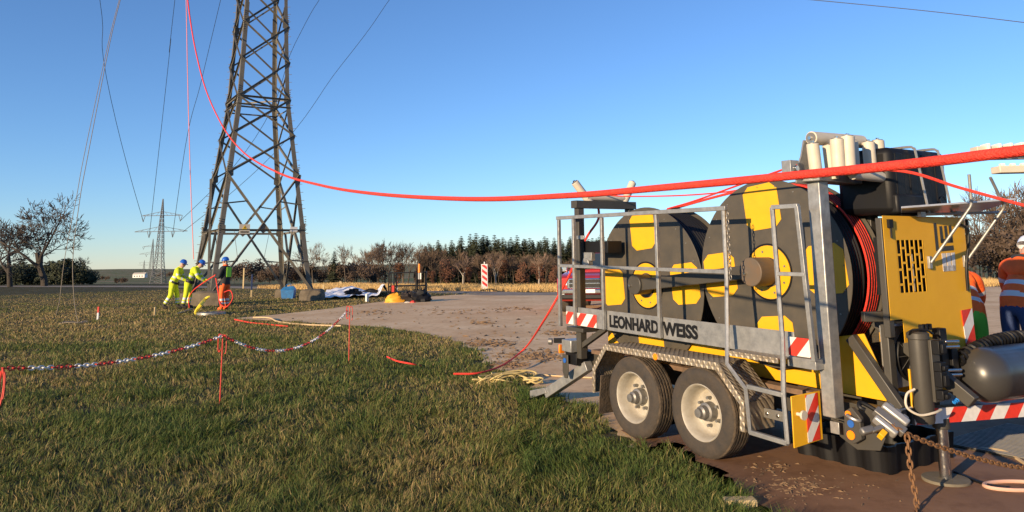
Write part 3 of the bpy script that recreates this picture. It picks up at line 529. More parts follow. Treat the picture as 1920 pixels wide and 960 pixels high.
# raised cabinet lid
c = [LU(1690, 404, UC), LU(1822, 396, UC+0.1), LU(1905, 376, UC+0.14), LU(1830, 380, UC-0.25), LU(1692, 393, UC-0.35)]
b = MB(); poly = [Vector(LU(1690, 391, 1.70)), Vector(LU(1905, 375, 1.95)), Vector(LU(1832, 399, 1.56)), Vector(LU(1690, 404, 1.42))]
b.prism(poly, (0, 0, 0.015)); tp(b, 'cabinet_lid', mat('sky_tinted_lid', (0.66, 0.68, 0.72), 0.2, 0.3, col2=(0.48, 0.48, 0.50), scale=6), 0.003)  # blue-white base colour has the sky's reflection on the underside painted in
tp(MB().tube(smooth_pts([(1.60, 1.28, 1.93), (1.60, 1.25, 1.99), (1.60, 1.30, 2.01), (1.60, 1.33, 1.985)], 4), 0.007, 6), 'lid_hook', M_BLK, 0)
hs = [LU(1812, 412, UC+0.02), LU(1816, 450, UC+0.04), LU(1812, 500, UC+0.03), LU(1815, 545, UC+0.02)]
tp(MB().tube(smooth_pts(hs, 5), 0.011, 8), 'hose', M_BLK, 0); tp(MB().tube(smooth_pts([LU(1800, 421, UC+0.02), LU(1811, 428, UC+0.04), LU(1814, 455, UC+0.02)], 5), 0.009, 8), 'hose', M_BLK, 0)
# front lower: struts, cooler fan, cylinder, valves, drawbar
def st(a, c, s=0.085, name='strut', m=M_GREY): tp(MB().bar(a, c, s*0.8, s), name, m, 0.006)
st(L(1596, 632, 0.56), L(1690, 768, 0.56), 0.075); st(Vector((1.30, 0.80, 1.10)), Vector((1.93, 0.84, 0.62)), 0.085)
st((1.50, 0.62, 0.55), (1.50, 0.62, 1.10), 0.07); st((1.40, 0.50, 1.15), (1.56, 0.74, 1.155), 0.07, 'bracket_arm')
tp(MB().bx(1.40, 1.50, 0.68, 1.05, 0.66, 1.08), 'cooler', M_GALV, 0.004); fan = tp(MB().lathe([(0.16, 0), (0.17, 0.02), (0.18, 0.0)], (1.502, 0.86, 0.87), (1, 0, 0), 28), 'fan_guard', M_BLK, 0)
for k in range(10): a = k*math.pi/5; tp(MB().bar((1.512, 0.86, 0.87), (1.512, 0.86+0.17*math.cos(a), 0.87+0.17*math.sin(a)), 0.003, 0.004), 'guard_spoke', M_DSTEEL, 0, fan)
tp(MB().cyl((1.505, 0.86, 0.87), (1.508, 0.86, 0.87), 0.16), 'fan', M_BLK, 0, fan)
tp(MB().lathe([(0, 0.48), (0.055, 0.48), (0.062, 0.50), (0.062, 1.02), (0.07, 1.025), (0.07, 1.06), (0.05, 1.075), (0, 1.08)], (1.72, 0.62, 0), (0, 0, 1), 22), 'hydraulic_cylinder', M_GREY, 0)
tp(MB().tube(smooth_pts([(1.70, 0.56, 1.05), (1.75, 0.52, 1.09), (1.80, 0.60, 1.085), (1.80, 0.66, 1.06)], 4), 0.008, 6), 'hose', M_BLK, 0)
tp(MB().bx(1.76, 1.80, 0.63, 0.72, 0.62, 1.02), 'valve_plate', M_GREY)
for z_, h_ in ((0.93, 0.09), (0.72, 0.10), (0.82, 0.06), (0.64, 0.06)): tp(MB().bx(1.80, 1.85, 0.635, 0.70, z_, z_+h_).bx(1.85, 1.87, 0.645, 0.69, z_+0.01, z_+h_-0.02), 'valve', M_BLK, 0.004)
for k in range(3): tp(MB().bx(1.74, 1.77, 0.60+k*0.045, 0.625+k*0.045, 1.08, 1.12), 'valve_lever', M_BLK, 0.003)
tp(MB().bx(1.70, 1.76, 0.82, 0.90, 0.72, 1.08), 'valve_block', M_BLK, 0.006); tp(MB().bx(1.70, 1.78, 0.91, 0.98, 0.72, 0.94), 'valve_block', M_BLK, 0.006)
for z_ in (0.99, 0.955, 0.80, 0.77): tp(MB().cyl((1.76, 0.86, z_), (1.80, 0.96, z_), 0.012), 'coupling', M_STEEL, 0.002)
tp(MB().cyl((1.66, 0.585, 0.57), (1.66, 0.585, 0.82), 0.008), 'gas_spring', M_YEL, 0)
tp(MB().tube(smooth_pts([(1.74, 0.50, 0.71), (1.72, 0.44, 0.68), (1.72, 0.43, 0.60), (1.76, 0.50, 0.55), (1.80, 0.60, 0.56), (1.80, 0.68, 0.57)], 5), 0.008, 8), 'hose', M_CREAM, 0)
tp(MB().tube([(1.66, 0.42, 0.57), (1.66, 0.70, 0.575)], 0.006, 6), 'rod', M_CREAM, 0)
def coil(p0, p1, r, turns, tr, name, m, n=10, sag=0.0, parent=None):
    p0, p1 = Vector(p0), Vector(p1); d = (p1-p0); e = d.normalized(); x = e.orthogonal().normalized(); y = e.cross(x); P = []
    N = turns*n
    for i in range(N+1): t = i/N; a = 2*math.pi*i/n; P.append(p0+d*t+x*r*math.cos(a)+y*r*math.sin(a)-Vector((0, 0, sag*4*t*(1-t))))
    return tp(MB().tube(P, tr, 5), name, m, 0, parent)
coil((1.84, 0.76, 0.615), (1.86, 0.92, 0.66), 0.012, 9, 0.005, 'coiled_hose', mat('blue_hose', (0.02, 0.22, 0.65), 0.3), 8)
coil((1.76, 1.00, 0.86), (1.80, 1.85, 0.96), 0.04, 20, 0.012, 'coiled_hose', M_BLK, 10, -0.04)
# drawbar, tank, jack
b0 = Vector((1.62, 0.60, 0.52)); b1 = Vector((1.95, 1.45, 0.46))
def on_beam(px, py): return LU(px, py, 1.66)
B0 = Vector(LU(1702, 780, 1.60)); B1 = Vector(LU(2010, 758, 1.92))
b = MB().bar(B0, B1, 0.09, 0.10); tp(b, 'drawbar', M_GREY, 0.006)
dirb = (B1-B0).normalized(); nb = dirb.cross(Vector((0, 0, 1))).normalized()
if (T(*(B0+nb))-CAM).length > (T(*B0)-CAM).length: nb = -nb
b = MB(); q0 = B0+nb*0.046+dirb*0.01; q1 = B1+nb*0.046; b.prism([q0+Vector((0, 0, -0.05)), q1+Vector((0, 0, -0.05)), q1+Vector((0, 0, 0.05)), q0+Vector((0, 0, 0.05))], nb*0.003)
tp(b, 'hazard_strip', stripes('drawbar_strip', (0.80, 0.05, 0.03), (0.84, 0.82, 0.80), 0.135, -0.8, ('Y', 'Z'), off=0.02), 0)
tp(MB().bar((1.5, 0.55, 0.48), tuple(B0), 0.09, 0.12), 'drawbar', M_GREY, 0.006)
tank = tp(MB().lathe([(0, -0.02), (0.07, -0.012), (0.13, 0.015), (0.17, 0.07), (0.184, 0.13), (0.187, 0.19), (0.184, 0.195), (0.184, 0.72), (0.17, 0.78), (0.13, 0.83), (0, 0.85)], Vector(LU(1815, 706, 1.80)), (0.20, 1, 0.02), 36), 'air_tank', mat('tank_paint', (0.06, 0.058, 0.055), 0.3, 0.25, var=0.1), 0, ang=60)
tp(MB().box(Vector(LU(1847, 692, 1.71)), (0.004, 0.04, 0.032)), 'sticker', M_WHITE, 0, tank)
tp(MB().tube([LU(1866, 723, 1.70), LU(1882, 738, 1.68), LU(1920, 741, 1.66)], 0.014, 8), 'hose', M_BLK, 0); tp(MB().tube([LU(1829, 716, 1.72), LU(1838, 750, 1.72)], 0.016, 8), 'hose', M_BLK, 0)
jz = zg(1.66)
tp(MB().cyl((1.66, 0.90, jz+0.03), (1.66, 0.90, 0.44), 0.038, n=20), 'jack_leg', M_STEEL, 0); tp(MB().cyl((1.66, 0.90, 0.40), (1.66, 0.90, 0.47), 0.055, n=20), 'jack_collar', M_GREY, 0.004)
tp(MB().cyl((1.66, 0.90, jz+0.010), (1.66, 0.90, jz+0.032), 0.15, n=28), 'jack_foot', mat('muddy_steel', (0.20, 0.17, 0.12), 0.8, 0.2, var=0.4), 0.004)
# hook plate and shackle at the chassis end
tp(MB().prism([(1.20, 0.36, 0.44), (1.60, 0.36, 0.40), (1.55, 0.36, 0.30), (1.38, 0.36, 0.27), (1.25, 0.36, 0.33)], (0, 0.012, 0)), 'chassis_gusset', M_GREY)
tp(MB().prism([(1.33, 0.30, 0.36), (1.40, 0.30, 0.32), (1.46, 0.30, 0.36), (1.46, 0.30, 0.50), (1.40, 0.30, 0.56), (1.34, 0.30, 0.52)], (0, 0.04, 0)), 'tow_lug', M_GREY, 0.004)
for (uz, zz_, m_, r_) in ((1.375, 0.51, M_ORANGE, 0.022), (1.39, 0.45, M_BLUE, 0.025), (1.385, 0.375, M_ORANGE, 0.030)): tp(MB().cyl((uz, 0.293, zz_), (uz, 0.299, zz_), r_, n=20), 'round_sticker', m_, 0)
tp(MB().bx(1.23, 1.30, 0.29, 0.30, 0.36, 0.44), 'joint_plate', M_GALV)
# ------------------------------------------------------------------ reels
def octagon(cu, cz, w, h, rot, cut=0.3):
    P = []
    for sx, sy, a in ((1, 1, 0), (1, 1, 1), (-1, 1, 1), (-1, 1, 0), (-1, -1, 0), (-1, -1, 1), (1, -1, 1), (1, -1, 0)):
        x = sx*w/2*(1 if a == 0 else 1-cut*1.2); y = sy*h/2*(1-cut if a == 0 else 1); P.append((x*math.cos(rot)-y*math.sin(rot)+cu, x*math.sin(rot)+y*math.cos(rot)+cz))
    return P
def reel(label, cu, cz, w0, w1, rad, rot, red):
    root = thing('cable_reel', label, 'reel', T(cu, (w0+w1)/2, cz-rad), rot=TROT); off = Vector((0, 0, rad)); hw = (w1-w0)/2
    for s in (-1, 1):
        f = MB().lathe([(0.05, s*(hw-0.006)), (rad-0.004, s*(hw-0.006)), (rad, s*(hw-0.002)), (rad, s*(hw+0.002)), (rad-0.004, s*(hw+0.006)), (0.05, s*(hw+0.006))], off, (0, 1, 0), 72).build('flange', M_FLANGE, root, ang=30)
        f2 = -s if False else s
        y0 = s*(hw+0.006)
        for k in range(4):
            a = rot+k*math.pi/2; P = octagon(0.535*math.cos(a), 0.535*math.sin(a), 0.36, 0.37, rot+0.04)
            MB().prism([(p, y0, q) for p, q in P], (0, s*0.004, 0)).build('flange_panel', M_YEL, root, loc=off)
        MB().lathe([(0.12, y0), (0.215, y0), (0.215, y0+s*0.006), (0.12, y0+s*0.006), (0.12, y0)], off, (0, 1, 0), 40).build('hub_ring', M_YEL, root)
        MB().lathe([(0.218, y0), (0.232, y0), (0.232, y0+s*0.004), (0.218, y0+s*0.004), (0.218, y0)], off, (0, 1, 0), 40).build('hub_rim', M_BLK, root)
        bolts = MB()
        for k in range(24): a = k*math.pi/12+0.1; bolts.cyl((0.70*math.cos(a), y0, 0.70*math.sin(a)), (0.70*math.cos(a), y0+s*0.004, 0.70*math.sin(a)), 0.007, n=6)
        for k in range(8): a = k*math.pi/4+0.3; bolts.cyl((0.17*math.cos(a), y0, 0.17*math.sin(a)), (0.17*math.cos(a), y0+s*0.010, 0.17*math.sin(a)), 0.010, n=6)
        tag(bolts.build('rivets', M_DSTEEL, root, loc=off), kind='stuff')
    MB().cyl(off+Vector((0, -hw-0.05, 0)), off+Vector((0, hw+0.05, 0)), 0.06, n=20).build('axle', M_GREY, root)
    MB().cyl(off+Vector((0, -hw+0.006, 0)), off+Vector((0, hw-0.006, 0)), rad-0.14, n=64, cap=False).build('drum', M_BLK, root)
    nr = int((2*hw-0.03)/0.030); N = 96
    for k in range(nr):
        y = -hw+0.022+k*0.030; isred = red and k >= nr*0.55; rr = rad-0.075+0.035*(k/nr) if not isred else rad-0.030
        P = [(rr*math.cos(t), y+0.003*math.sin(3*t+k), rr*math.sin(t)) for t in [2*math.pi*i/N for i in range(N)]]
        MB().tube(P, 0.0155 if not isred else 0.0085, 6, True).build('cable_turn', M_ROPE if isred else M_BLK, root, loc=off)
        if isred: MB().tube([(p[0]*0.998, p[1]+0.015, p[2]*0.998) for p in P], 0.0105, 6, True).build('cable_turn', M_BLK, root, loc=off)
    return root
reel('grey reel with yellow panels and black cable, beside the rear rollers', -0.975, 1.265, 0.58, 0.97, 0.765, R(4), False)
reel('grey reel with yellow panels wound with red and black rope', 0.535, 1.435, 0.58, 0.97, 0.755, R(4), True)
# ------------------------------------------------------------------ case on top
CS = thing('equipment_case', 'large black plastic case strapped on top behind white rollers', 'case', T(1.30, 1.24, 1.875), rot=TROT)
MB().bx(-0.26, 0.20, -0.42, 0.33, 0.0, 0.50).build('shell', M_BLK, CS, 0.05)
for k in range(4): MB().bx(-0.22, 0.206, -0.36+k*0.17, -0.26+k*0.17, 0.05, 0.46).build('rib', M_BLK, CS, 0.012)
MB().bx(-0.10, 0.225, -0.40, -0.05, 0.0, 0.15).build('front_box', M_BLK, CS, 0.02)
for w_ in (-0.13, 0.18):
    MB().tube(smooth_pts([(-0.15, w_, 0.51), (0.15, w_, 0.515), (0.215, w_, 0.50), (0.235, w_, 0.44), (0.28, w_+0.02, 0.0)], 5), 0.010, 6).build('strap_bar', M_GALV, CS)
# dark machinery body behind the reels
tp(MB().bx(1.22, 1.50, 1.12, 1.50, 0.60, 1.86).bx(-0.6, 1.08, 1.12, 1.5, 0.60, 1.0), 'engine_housing', M_BLK, 0.02)
# ------------------------------------------------------------------ the near pylon
PB = Vector((-12.9, 32.2, 0)); PD = Vector((-9.2, 34.6, 0)); pe1 = (PD-PB).normalized(); pe2 = Vector((-pe1.y, pe1.x, 0)); PS = (PD-PB).length
PC = PB+pe1*PS/2+pe2*PS/2
PY = thing('lattice_pylon', 'tall grey-brown lattice pylon on concrete footings beside three workers', 'pylon', PC)
def half(z): return np.interp(z, [0.3, 9.4, 14, 24], [PS/2, 1.18, 1.0, 0.72])
def pc(k, z):
    s = ((-1, -1), (1, -1), (1, 1), (-1, 1))[k]; h = float(half(z)); return pe1*s[0]*h+pe2*s[1]*h+Vector((0, 0, z))
ZT = 24.0
for k in range(4):
    b = MB(); inn1 = (pc((k+1) % 4, 5)-pc(k, 5)); inn2 = (pc((k+3) % 4, 5)-pc(k, 5))
    for za, zb, w_ in ((0.35, 9.4, 0.20), (9.4, 14, 0.19), (14, ZT, 0.16)): b.angle(pc(k, za), pc(k, zb), w_, 0.02, inn1, inn2)
    b.build('leg', M_PYL, PY)
    out = (pc(k, 5)-pc((k+2) % 4, 5)); out.z = 0; out.normalize()
    sb = MB()
    if k in (1, 3):
        for i in range(40): p = pc(k, 1.5+i*0.38); sb.cyl(p, p+out*0.14, 0.012, n=5)
        tag(sb.build('step_bolts', M_PYL, PY), kind='stuff')
    for zz in (5.75, 9.4, 13.1, 3.2):
        p = pc(k, zz)
        for inn in (inn1, inn2):
            e = Vector(inn); e.z = 0; e.normalize(); nn_ = e.cross(Vector((0, 0, 1)))
            g = MB().prism([p-Vector((0, 0, 0.28)), p+e*0.26-Vector((0, 0, 0.16)), p+e*0.26+Vector((0, 0, 0.16)), p+Vector((0, 0, 0.28))], nn_*0.016 if nn_.dot(p) > 0 else -nn_*0.016)
            g.build('gusset_plate', M_PYL, PY)
        bo = MB()
        for i in range(10):
            q = p+Vector((0, 0, -0.45+i*0.10)); bo.cyl(q-out*0.02, q+out*0.045, 0.022, n=5)
        tag(bo.build('bolts', M_PYL, PY), kind='stuff')
def brace(a, c, w_, nrm, name='brace'): return MB().angle(a, c, w_, 0.012, Vector((0, 0, -1)) if abs((c-a).normalized().z) < 0.9 else nrm, nrm).build(name, M_PYL, PY)
LV = [5.75, 7.65, 9.4, 11.25, 13.05, 14.8, 16.5, 18.2, 19.8, 21.4, 23.0]
for k in range(4):
    j = (k+1) % 4; nrm = (pc(k, 3)+pc(j, 3)); nrm.z = 0; nrm.normalize(); ins = -nrm*0.03
    A0, A1, B0_, B1_ = pc(k, 0.5), pc(j, 0.5), pc(k, 5.75), pc(j, 5.75)
    brace(A0+ins, B1_+ins, 0.11, nrm); brace(A1-ins*0.5, B0_-ins*0.5, 0.11, nrm)
    H0, H1 = pc(k, 3.2), pc(j, 3.2); brace(H0, H1, 0.10, nrm, 'belt_beam')
    X_ = (H0+H1)/2
    for (leg0, tgt) in ((k, A0), (j, A1)):     # redundant members of the bottom panel
        m1 = tgt.lerp(X_, 0.5); brace(pc(leg0, 1.75), m1, 0.06, nrm); brace(pc(leg0, 3.2).lerp(X_, 0.32), m1, 0.06, nrm)
        up_ = pc(leg0, 5.75).lerp(X_, 0.5); brace(pc(leg0, 4.35), up_, 0.06, nrm)
    g = X_; e = (H1-H0).normalized(); MB().prism([g-e*0.22, g-Vector((0, 0, 0.2)), g+e*0.22, g+Vector((0, 0, 0.2))], nrm*0.015).build('gusset_plate', M_PYL, PY)
    for i in range(len(LV)-1):
        a0, a1, c0, c1 = pc(k, LV[i]), pc(j, LV[i]), pc(k, LV[i+1]), pc(j, LV[i+1])
        brace(a0+ins, c1+ins, 0.09, nrm); brace(a1-ins*0.5, c0-ins*0.5, 0.075, nrm)
    brace(pc(k, 9.4), pc(j, 9.4), 0.09, nrm, 'belt_beam'); brace(pc(k, 9.0), pc(j, 9.0), 0.07, nrm, 'belt_beam')
brace(pc(0, 9.4), pc(2, 9.4), 0.07, pe1, 'belt_beam'); brace(pc(1, 9.4), pc(3, 9.4), 0.07, pe1, 'belt_beam')
# crossarm high above the picture carries the ropes
for zz in (22.0,):
    for s in (-1, 1):
        tipp = pe1*s*7.0+Vector((0, 0, zz)); b = MB()
        for k in ((0, 3) if s < 0 else (1, 2)):
            MB().angle(pc(k, zz), tipp, 0.09, 0.012, (0, 0, -1), pe2).build('crossarm', M_PYL, PY); MB().angle(pc(k, zz+1.6), tipp, 0.07, 0.012, (0, 0, -1), pe2).build('crossarm', M_PYL, PY)
n0 = -pe2
sg = pc(0, 3.2).lerp(pc(1, 3.2), 0.28)+n0*0.05; MB().box(sg, (0.46, 0.012, 0.42), Matrix.Rotation(math.atan2(pe1.y, pe1.x), 3, 'Z')).build('warning_sign', M_CREAM, PY)
fr_ = Matrix.Rotation(math.atan2(pe1.y, pe1.x), 3, 'Z')
MB().prism([sg+n0*0.008+fr_ @ Vector((x, 0, z)) for x, z in ((-0.13, -0.04), (0.13, -0.04), (0, 0.17))], n0*0.004).build('warning_triangle', mat('sign_yellow', (0.8, 0.5, 0.02), 0.5), PY)
MB().prism([sg+n0*0.013+fr_ @ Vector((x, 0, z)) for x, z in ((0.03, 0.12), (-0.03, 0.05), (0.005, 0.055), (-0.01, -0.015), (0.035, 0.065), (0.01, 0.06))], n0*0.003).build('warning_flash', M_BLK, PY)
MB().box(sg+n0*0.012+Vector((0, 0, -0.13)), (0.34, 0.006, 0.05), fr_).build('sign_text_bar', M_BLK, PY)
sg2 = pc(0, 3.2).lerp(pc(1, 3.2), 0.86)+n0*0.05; MB().box(sg2, (0.34, 0.012, 0.22), fr_).build('number_sign', M_WHITE, PY)
for k, (sx, hh) in enumerate(((0.95, 0.58), (0.78, 0.5), (0.6, 0.42), (0.6, 0.42))):
    c = pc(k, 0.0); b = MB(); n_ = 12; vs = []; s_ = 0.62*sx
    for lv, (z, f) in enumerate(((-0.1, 1.12), (hh*0.5, 1.08), (hh*0.88, 0.98), (hh, 0.78))):
        for i in range(n_): t = 2*math.pi*i/n_+0.3; q = max(abs(math.cos(t)), abs(math.sin(t)))**-0.7; vs.append((c.x+math.cos(t)*s_*f*q+0.03*math.sin(i*5+lv), c.y+math.sin(t)*s_*f*q, z+0.03*math.sin(i*3.1)))
    fs = [(l_*n_+i, l_*n_+(i+1) % n_, (l_+1)*n_+(i+1) % n_, (l_+1)*n_+i) for l_ in range(3) for i in range(n_)]+[tuple(range(3*n_, 4*n_))]
    b.add(vs, fs); b.build('footing', M_CONC, PY, ang=30)
# ------------------------------------------------------------------ far pylons
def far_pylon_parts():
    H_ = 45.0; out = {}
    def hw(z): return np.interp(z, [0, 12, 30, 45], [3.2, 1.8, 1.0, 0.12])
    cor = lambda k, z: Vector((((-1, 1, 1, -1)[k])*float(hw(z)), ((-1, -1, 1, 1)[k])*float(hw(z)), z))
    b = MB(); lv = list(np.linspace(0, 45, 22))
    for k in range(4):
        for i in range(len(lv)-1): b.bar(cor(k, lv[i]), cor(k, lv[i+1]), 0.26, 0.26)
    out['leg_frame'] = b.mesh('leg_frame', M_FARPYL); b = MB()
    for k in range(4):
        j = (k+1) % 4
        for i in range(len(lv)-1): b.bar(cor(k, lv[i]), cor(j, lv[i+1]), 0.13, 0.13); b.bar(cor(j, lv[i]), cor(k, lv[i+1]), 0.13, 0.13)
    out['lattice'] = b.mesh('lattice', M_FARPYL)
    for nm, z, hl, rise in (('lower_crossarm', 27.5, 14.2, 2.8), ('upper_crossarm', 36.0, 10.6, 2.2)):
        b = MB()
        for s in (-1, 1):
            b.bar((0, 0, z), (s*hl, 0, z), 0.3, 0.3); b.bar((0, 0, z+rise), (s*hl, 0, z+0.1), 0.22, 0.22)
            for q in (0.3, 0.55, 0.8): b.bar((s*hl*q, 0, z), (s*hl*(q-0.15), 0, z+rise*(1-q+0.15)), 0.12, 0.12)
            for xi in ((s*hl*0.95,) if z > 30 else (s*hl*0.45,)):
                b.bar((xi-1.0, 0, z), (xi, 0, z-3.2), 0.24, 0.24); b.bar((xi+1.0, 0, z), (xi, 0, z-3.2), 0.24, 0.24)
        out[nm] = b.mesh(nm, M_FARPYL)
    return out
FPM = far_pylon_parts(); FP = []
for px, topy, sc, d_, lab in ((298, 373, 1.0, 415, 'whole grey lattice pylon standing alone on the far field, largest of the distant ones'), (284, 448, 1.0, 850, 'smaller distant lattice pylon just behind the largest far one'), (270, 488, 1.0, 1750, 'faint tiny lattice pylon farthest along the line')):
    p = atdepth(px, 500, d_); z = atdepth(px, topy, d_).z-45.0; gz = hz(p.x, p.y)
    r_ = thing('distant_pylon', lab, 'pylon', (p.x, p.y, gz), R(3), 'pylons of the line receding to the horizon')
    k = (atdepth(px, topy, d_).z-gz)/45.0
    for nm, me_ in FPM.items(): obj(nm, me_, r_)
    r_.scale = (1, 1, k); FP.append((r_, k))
# ------------------------------------------------------------------ lines and ropes
def azhit(px, py, A, B_):        # where the vertical plane over plan line A-B is seen at this pixel
    d = ray(px, py); e = B_-A; n_ = Vector((e.y, -e.x, 0)); return onplane(px, py, Vector((A.x, A.y, 0)), n_.normalized())
def line_px(name, label, cat, pix, A, B_, r, m, group=None, sub=8, grow=0.0, n=6):
    P = [azhit(x, y, A, B_) for x, y in pix]; P = smooth_pts(P, sub)
    rad = [max(r, grow*(p-CAM).length) for p in P]
    o = MB().tube(P, r, n, radii=rad).build(name, m); return tag(o, label, cat, group)
fp0 = FP[0][0].location; k0 = FP[0][1]
def armtip(x, z): return Vector((fp0.x+x, fp0.y, fp0.z+z*k0))
def wire(px0, px1, px2, tip, label, d0=40.0):
    A = atdepth(px0[0], px0[1], d0); B_ = tip; P = [A]+([azhit(*px1, A, B_)] if px1 else [])+([azhit(*px2, A, B_)] if px2 else [])+[B_]; P = smooth_pts(P, 10)
    o = MB().tube(P, 0.02, 5, radii=[max(0.012, 0.00030*(p-CAM).length) for p in P]).build('overhead_wire', M_WIRE); tag(o, label, 'wire', 'overhead wires of the line')
g1 = lambda x: armtip(x, 32.6)
wire((186, -10), None, (228, 270), armtip(-10.1, 32.8), 'dark overhead wire running down to the upper crossarm of the largest far pylon', 46)
wire((329, -10), (318, 90), (302, 245), armtip(-6.4, 24.3), 'dark overhead wire dropping steeply to the lower crossarm of the largest far pylon', 46)
wire((416, -10), (378, 150), (345, 290), armtip(6.4, 24.3), 'faint thin overhead wire passing left of the near pylon to the far one', 60)
wire((604, -10), (553, 82), (440, 310), armtip(10.1, 32.8), 'thin overhead wire passing behind the near pylon lattice', 60)
wire((737, -10), (640, 122), (470, 330), armtip(12.0, 27.0), 'thin overhead wire crossing open sky right of the near pylon', 60)
line_px('overhead_wire', 'dark cable crossing the sky above the trailer rollers', 'wire', [(1460, -6), (1600, 7), (1760, 23), (1960, 47)], Vector((7.0, 26, 0)), Vector((16.0, 20, 0)), 0.012, M_WIRE)
# hand lines dropping to the grass at the left
for (pix, yy, lab) in (([(228, -10), (205, 85), (165, 290), (150, 372), (137, 480), (139, 560), (146, 606)], 22.4, 'pale thin hand line hanging from above and ending in a coil on the grass'), ([(226, -10), (202, 85), (158, 290), (143, 372), (122, 480), (112, 560), (105, 592)], 23.6, 'pale thin hand line hanging beside the coiled one down to bare grass')):
    A = gnd(*pix[-1]); B_ = Vector((-15.5, 30, 0)); e = Vector((1, 0.12, 0))
    P = [onplane(x, y, A, Vector((0.2, 1, 0)).normalized()) for x, y in pix]; P[-1].z = 0.02; P = smooth_pts(P, 6)
    tag(MB().tube(P, 0.011, 5).build('hand_line', mat('pale_line', (0.20, 0.17, 0.13), 0.8)), lab, 'rope')
c0 = gnd(138, 607); P = [c0+Vector((0.30*math.cos(t)*(1+0.3*math.sin(2.3*t)), 0.25*math.sin(t), 0.04+0.02*math.sin(3*t))) for t in np.linspace(0, 20, 90)]
tag(MB().tube(P, 0.014, 5).build('rope_coil', mat('pale_line', (0.3, 0.3, 0.3))), 'small loose coil of pale line lying in the grass', 'rope')
# main rope: from the pylon crossarm down past the camera
A = Vector((1.12, 1.62, 0)); B_ = Vector((-12.3, 28, 0))
MP = [(2020, 273), (1920, 282), (1720, 306), (1500, 328), (1240, 352), (1060, 367), (870, 373), (700, 363), (600, 347), (520, 323), (455, 284), (415, 232), (385, 165), (368, 100), (358, 45), (351, -10), (347, -60)]
line_px('pulling_rope', 'thick red rope sweeping from the pylon top across the sky past the trailer', 'rope', MP, A, B_, 0.0135, M_ROPE, grow=0.0008, n=10, sub=10)
def trope(pts, r, label, m=M_ROPE, name='red_rope'):
    P = smooth_pts([T(*p) if isinstance(p, tuple) else p for p in pts], 8); return tag(MB().tube(P, r, 7).build(name, m), label, 'rope')
trope([(1.24, 0.10, 2.225), (0.5, 0.35, 2.15), (-0.3, 0.6, 2.06), (-0.80, 0.72, 2.01)], 0.008, 'thin red rope from the clevis of the front portal to the rear reel')
trope([(0.30, 0.70, 2.145), (-0.2, 0.72, 2.085), (-0.78, 0.75, 2.005)], 0.012, 'red rope running tight between the tops of both reels')
trope([(-1.72, 0.62, 2.205), (-1.35, 0.66, 2.165), (-0.6, 0.70, 2.13), (0.0, 0.72, 2.13), (0.32, 0.75, 2.165)], 0.007, 'thin slack red rope from the rear rollers to the larger reel')
trope([(1.34, 0.55, 2.215), LU(1700, 322, 1.75), LU(1800, 352, 2.0), LU(1960, 396, 2.4)], 0.011, 'red rope leaving the front rollers and descending towards the hitch')
_g = [gnd(1000, 640), gnd(945, 680), gnd(895, 700), gnd(850, 701)]
trope([(-1.72, 0.60, 2.20), (-1.80, 0.62, 2.14), LU(1122, 410, -1.80), LU(1100, 445, -1.85), LU(1080, 490, -1.98), LU(1055, 540, -2.2), LU(1018, 604, -2.65), Vector(gnd(985, 652, 0.25)), Vector(gnd(945, 683, 0.12)), Vector(gnd(900, 699, 0.10)), Vector(gnd(850, 701, 0.10))], 0.013, 'red rope hanging from the rear rollers down to the grass edge')
trope([gnd(726, 669, 0.09), gnd(745, 677, 0.10), gnd(770, 682, 0.08), gnd(790, 686, 0.03)], 0.013, 'short red rope end lying in the grass')
trope([gnd(440, 599, 0.05), gnd(470, 605, 0.03), gnd(500, 608, 0.03), gnd(540, 612, 0.03)], 0.02, 'red rope lying along the tip of the pad')
M_HOSE = mat('pale_hose', (0.55, 0.40, 0.22), 0.6, 0, var=0.2)
trope([gnd(475, 595, 0.05), gnd(505, 596, 0.05), gnd(518, 602, 0.04), gnd(540, 606, 0.03), gnd(580, 609, 0.03), gnd(640, 611, 0.03)], 0.022, 'pale hose snaking across the tip of the pad', M_HOSE, 'hose')
trope([gnd(940, 697, 0.02), gnd(985, 700, 0.02), gnd(1060, 706, 0.02), gnd(1110, 708, 0.02)], 0.010, 'straight pale rod lying on the pad behind the stabiliser', M_HOSE, 'rod')
# worker ropes
tag(MB().tube(smooth_pts([atdepth(349, -10, 29.6), atdepth(352, 150, 29.6), atdepth(357, 330, 29.6), atdepth(363, 486, 29.6)], 6), 0.016, 5).build('hand_line', mat('pink_line', (0.75, 0.20, 0.16), 0.7)), 'pink hand line dropping from above to the workers', 'rope')
# yellowish rope heap beside the stabiliser
b = MB(); c0 = gnd(948, 717); P = []
for i in range(150):
    t = i*0.55; s = 0.75+0.35*math.sin(i*0.37); P.append(c0+Vector((0.30*s*math.cos(t)+0.05*math.sin(i*1.3)+0.12*math.sin(i*0.05), 0.20*s*math.sin(t*1.03+0.4), 0.05+0.045*math.sin(i*0.9)+0.03*math.sin(i*0.21))))
for i in range(40):
    t = i*0.6; P.append(gnd(1000, 722)+Vector((0.10*math.cos(t)*(1+0.3*math.sin(i)), 0.09*math.sin(t), 0.03+0.05*abs(math.sin(i*0.5)))))
tag(MB().tube(smooth_pts(P, 3), 0.010, 6).build('rope_heap', mat('yellow_rope', (0.62, 0.48, 0.20), 0.8, 0, var=0.3)), 'heap of tangled pale yellow rope on the grass edge by the stabiliser foot', 'rope')
